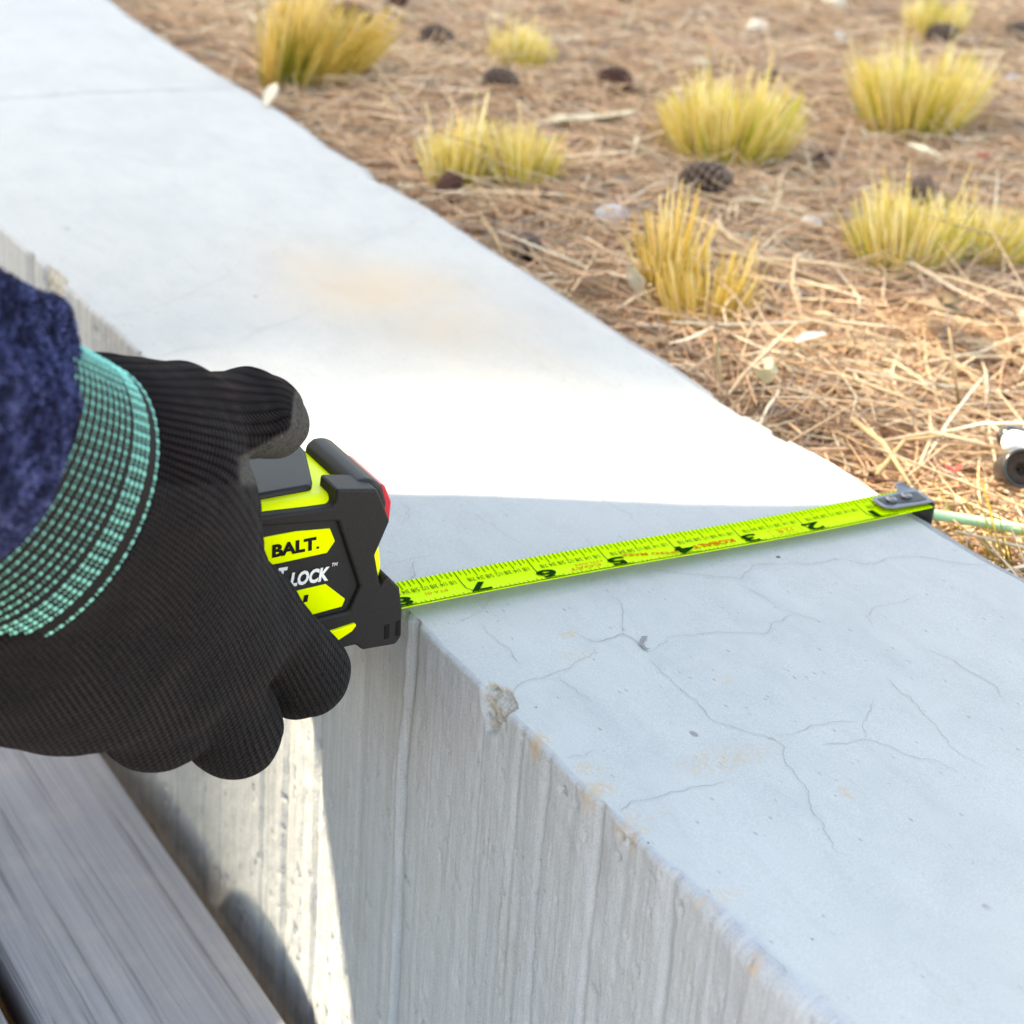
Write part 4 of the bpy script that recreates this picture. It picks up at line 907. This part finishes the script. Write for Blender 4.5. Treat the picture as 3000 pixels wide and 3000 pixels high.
# ---- sticks, leaves, husks
mtw = plain('dry_stick', (.42, .30, .17), .8, .3, .25, 120, .6, .001); mlt = plain('pale_leaf', (.66, .58, .40), .6, .35, .15, 120, .4, .001); mhk = plain('white_husk', (.58, .52, .42), .7, .3, .12, 150, .4, .001)
def stick(pts, r, lab, m=mtw, cat='stick', z=-.008):
    P = [onp(x, y, 2, z + dz) for x, y, dz in pts]; V, F = tube(P, [.75 * r * (1 - .45 * i / (len(P) - 1)) for i in range(len(P))], 8)
    tag(mobj('stick', V, F, m, smooth=True), lab, cat, 'dry sticks in the litter')
stick([(1405, 385, 0), (1480, 350, .004), (1560, 312, .006), (1650, 262, .008)], .0024, 'long tan stick slanting up from the green hearted tuft')
stick([(1640, 255, .002), (1560, 200, .002), (1500, 170, 0)], .0013, 'thin tan twig above the long slanting stick')
stick([(1400, 620, 0), (1450, 690, .003), (1480, 760, .002)], .0012, 'thin tan twig between the two pine cones by the wall')
stick([(2210, 1110, .002), (2300, 1040, .008), (2420, 1000, .010), (2560, 985, .004)], .0010, 'arched pale stick in the litter right of the wall')
stick([(2570, 1390, .002), (2650, 1290, .006), (2765, 1277, .012)], .0014, 'bright straw stalk rising toward the right')
stick([(2500, 1230, 0), (2590, 1300, .008), (2680, 1440, .004)], .0016, 'long pale stalk pointing down to the tape hook')
stick([(2110, 1120, .01), (2100, 1010, .020), (2103, 990, .024)], .0011, 'short upright straw stalk at the wall edge')
stick([(2810, 1190, 0), (2795, 1080, .016), (2780, 960, .026)], .0012, 'upright straw stalk in the litter near the right side')
stick([(2560, 560, .004), (2700, 625, .020), (2800, 660, .022), (2950, 700, .012)], .0010, 'reddish needle stalk crossing the lime tipped tuft', mtw)
def leaf(pts, wid, lab, m=mlt, z=-.004, cup=.25, nm='dry_leaf'):
    P = np.array([onp(x, y, 2, z + dz) for x, y, dz in pts]); t = np.linspace(0, 1, 14); s_ = np.linspace(0, 1, len(P)); C_ = np.stack([np.interp(t, s_, P[:, i]) for i in range(3)], 1)
    T = np.gradient(C_, axis=0); T /= np.linalg.norm(T, axis=1)[:, None]; N = np.cross(T, [0, 0, 1.]); N /= np.linalg.norm(N, axis=1)[:, None]
    ww = wid * np.sin(np.pi * np.clip(t * .96 + .03, 0, 1)) ** .7; V = []
    for dz in (0, -.0005):
        for k in (-1, -.5, 0, .5, 1): V.append(C_ + N * (ww * k)[:, None] + np.array([0, 0, 1.]) * ((cup * abs(k) ** 2) * ww)[:, None] + [0, 0, dz])
    V = np.stack(V, 0).reshape(-1, 3); n = len(t); F = []
    for L in (0, 5):
        for j in range(4):
            F += [[(L + j) * n + i, (L + j) * n + i + 1, (L + j + 1) * n + i + 1, (L + j + 1) * n + i] for i in range(n - 1)]
    for j in (0, 4): F += [[j * n + i, j * n + i + 1, (j + 5) * n + i + 1, (j + 5) * n + i] for i in range(n - 1)]
    tag(mobj(nm, V, F, m, smooth=True), lab, 'leaf', 'dry leaves and husks in the litter')
leaf([(1570, 365, .002), (1640, 350, .004), (1740, 345, .004), (1870, 325, .006)], .0055, 'long pale cream dry leaf lying between two grass tufts')
leaf([(775, 310, .006), (795, 270, .012), (810, 245, .016)], .0042, 'pale green white leaf scrap leaning over the far wall edge', mhk)
leaf([(1868, 855, .006), (1862, 815, .014), (1845, 780, .020)], .0042, 'white papery husk at the foot of the golden stems', mhk)
leaf([(2245, 1120, .004), (2240, 1080, .012), (2262, 1050, .016)], .0050, 'curled tan leaf by the wall edge below the golden tuft')
leaf([(2330, 1000, .006), (2370, 985, .008), (2420, 975, .006)], .0035, 'small white papery scrap lying in the litter', mhk)
leaf([(2690, 880, .006), (2760, 900, .014), (2850, 930, .008)], .012, 'broad dull brown dry leaf below the low sprawling tuft', plain('brown_leaf', (.33, .24, .15), .8, .2, .3, 80, .6, .002))
leaf([(2660, 420, .004), (2710, 440, .006), (2760, 460, .003)], .0045, 'small yellowish dry leaf just under the broad pale tuft')
leaf([(2500, 975 - 400, .002), (2160, 585, .004), (2240, 590, .003)][1:], .0035, 'narrow buff dry leaf right of the large dark cone')
# dried seed heads beside the golden tuft
msd = plain('seed_white', (.72, .66, .55), .7)
p = onp(1880, 900, 2, -.02); wf = empty('seed_head_plant', (p[0], p[1], -.022), label='tiny dried weed with white seed heads by the wall edge', cat='plant')
V = []; F = []; V2 = []; F2 = []
for i in range(26):
    a_ = random.uniform(0, 6.28); r_ = random.uniform(.003, .012); h_ = random.uniform(.008, .026); q_ = [p[0] + r_ * math.cos(a_) - .002, p[1] + r_ * math.sin(a_), -.022 + h_]
    v_, f_ = tube([(p[0], p[1], -.022), ((p[0] * .6 + q_[0] * .4), (p[1] * .6 + q_[1] * .4), -.022 + h_ * .6), q_], [.0003, .00025, .0002], 4); F += [[k + len(V) for k in ff] for ff in f_]; V += v_
    b0 = len(V2); rs = random.uniform(.0006, .0012)
    V2 += [np.array(q_) + rs * np.array(e) for e in ((1, 0, 0), (0, 1, 0), (-1, 0, 0), (0, -1, 0), (0, 0, 1), (0, 0, -1))]
    F2 += [[b0 + a1, b0 + b1, b0 + c1] for a1, b1, c1 in ((0, 1, 4), (1, 2, 4), (2, 3, 4), (3, 0, 4), (1, 0, 5), (2, 1, 5), (3, 2, 5), (0, 3, 5))]
mobj('stems', V, F, mtw, wf, kind='stuff'); mobj('seed_heads', V2, F2, msd, wf, kind='stuff')
# red petal scraps
mrd = plain('red_petal', (.42, .06, .05), .7)
for (x, y, s_, lab) in ((2795, 1375, .0035, 'small red scrap on the sunlit straw near the hose'), (1790, 38, .006, 'red scrap near the top edge'), (2880, 455, .004, 'red scrap right of the small yellowish leaf')):
    c = onp(x, y, 2, -.004); V = []; F = []
    for k in range(3):
        a_ = k * 2.1; b0 = len(V); e = np.array([math.cos(a_), math.sin(a_), .3]); t_ = np.array([-math.sin(a_), math.cos(a_), .1])
        for dz in (0, -.0006): V += [c + [0, 0, dz], c + e * s_ * .6 + t_ * s_ * .45 + [0, 0, dz], c + e * s_ * 1.1 + [0, 0, dz], c + e * s_ * .6 - t_ * s_ * .45 + [0, 0, dz]]
        F += [[b0, b0 + 1, b0 + 2, b0 + 3], [b0 + 7, b0 + 6, b0 + 5, b0 + 4]] + [[b0 + i, b0 + 4 + i, b0 + 4 + (i + 1) % 4, b0 + (i + 1) % 4] for i in range(4)]
    tag(mobj('petal_scrap', V, F, mrd), lab, 'petal', 'red scraps in the litter')

# ---- pale green hose, black cap, white peg
mhs = plain('pale_green_hose', (.36, .62, .34), .4, .5, .04, 200, .1, .0003)
P = [onp(x, y, 2, z) for x, y, z in ((2660, 1498, -.0035), (2690, 1500, -.0030), (2740, 1509, -.004), (2800, 1518, -.006), (2880, 1530, -.007), (2960, 1545, -.008), (3050, 1562, -.009), (3200, 1600, -.012), (3500, 1690, -.016))]
V, F = tube(P, [.0019] * len(P), 16); tag(mobj('garden_hose', V, F, mhs, smooth=True), 'thin pale green plastic hose running from under the tape hook to the right', 'hose')
mbc = plain('black_gloss_plastic', (.02, .02, .022), .25, .5, .05); mbr = plain('brown_disc', (.045, .03, .024), .8, .2, .3, 500, .4, .0006)
cc = onp(2995, 1372, 2, .004); d = np.linalg.norm(cc - CAM); R = 58 * d / FPX
capo = empty('black_cap', tuple(cc), label='round black plastic cap with dull brown face on the straw at the right edge', cat='cap')
ax = np.array([-.35, -.80, .48]); ax /= np.linalg.norm(ax); u_ = np.cross(ax, [0, 0, 1.]); u_ /= np.linalg.norm(u_); w_ = np.cross(u_, ax)
def lathe(pr, c, seg=36):
    V = [c + ax * h_ + r_ * (u_ * math.cos(a_) + w_ * math.sin(a_)) for r_, h_ in pr for a_ in np.linspace(0, 2 * math.pi, seg, endpoint=False)]
    return V, [[k * seg + i, k * seg + (i + 1) % seg, (k + 1) * seg + (i + 1) % seg, (k + 1) * seg + i] for k in range(len(pr) - 1) for i in range(seg)]
V, F = lathe([(.001, -.012), (R * .93, -.012), (R, -.010), (R, -.001), (R * .97, .0006), (R * .86, .0008), (R * .80, -.001), (R * .79, -.002)], cc); mobj('rim', V, F, mbc, capo, smooth=True)
V, F = lathe([(R * .80, -.0016), (R * .45, -.0012), (R * .30, -.0016), (R * .28, -.004), (.0005, -.004)], cc); mobj('face', V, F, mbr, capo, smooth=True)
pc = onp(2985, 1300, 2, .006); pg = empty('white_peg', tuple(pc), label='white plastic peg with a pink mark lying above the black cap', cat='peg')
mwh = plain('white_plastic', (.8, .8, .79), .35, .5, .02); mpk = plain('pink_plastic', (.62, .10, .30), .4)
e1 = CR * .96 - CU * .28; e2 = CU
def capsule(c, a_, r, L, m, nm, seg=20):
    a_ = a_ / np.linalg.norm(a_); pts = []; rads = []
    for t in np.linspace(0, math.pi / 2, 5)[:-1]: pts.append(c - a_ * (L + r * math.cos(t))); rads.append(r * math.sin(t) + 1e-5)
    pts += [c - a_ * L, c + a_ * L]; rads += [r, r]
    for t in np.linspace(math.pi / 2, 0, 5)[1:]: pts.append(c + a_ * (L + r * math.cos(t))); rads.append(r * math.sin(t) + 1e-5)
    V, F = tube(pts, rads, seg); mobj(nm, V, F, m, pg, smooth=True)
capsule(pc + e1 * .004, e1, .0046, .006, mwh, 'body'); capsule(pc + e1 * .0060 - CF * .0030 - CU * .0022, e1 + CU * .8, .0021, .0016, mpk, 'mark'); capsule(pc + e1 * .003 + CF * .003 + CU * .0016, e1, .0046, .006, mbc, 'clip')
#PART4
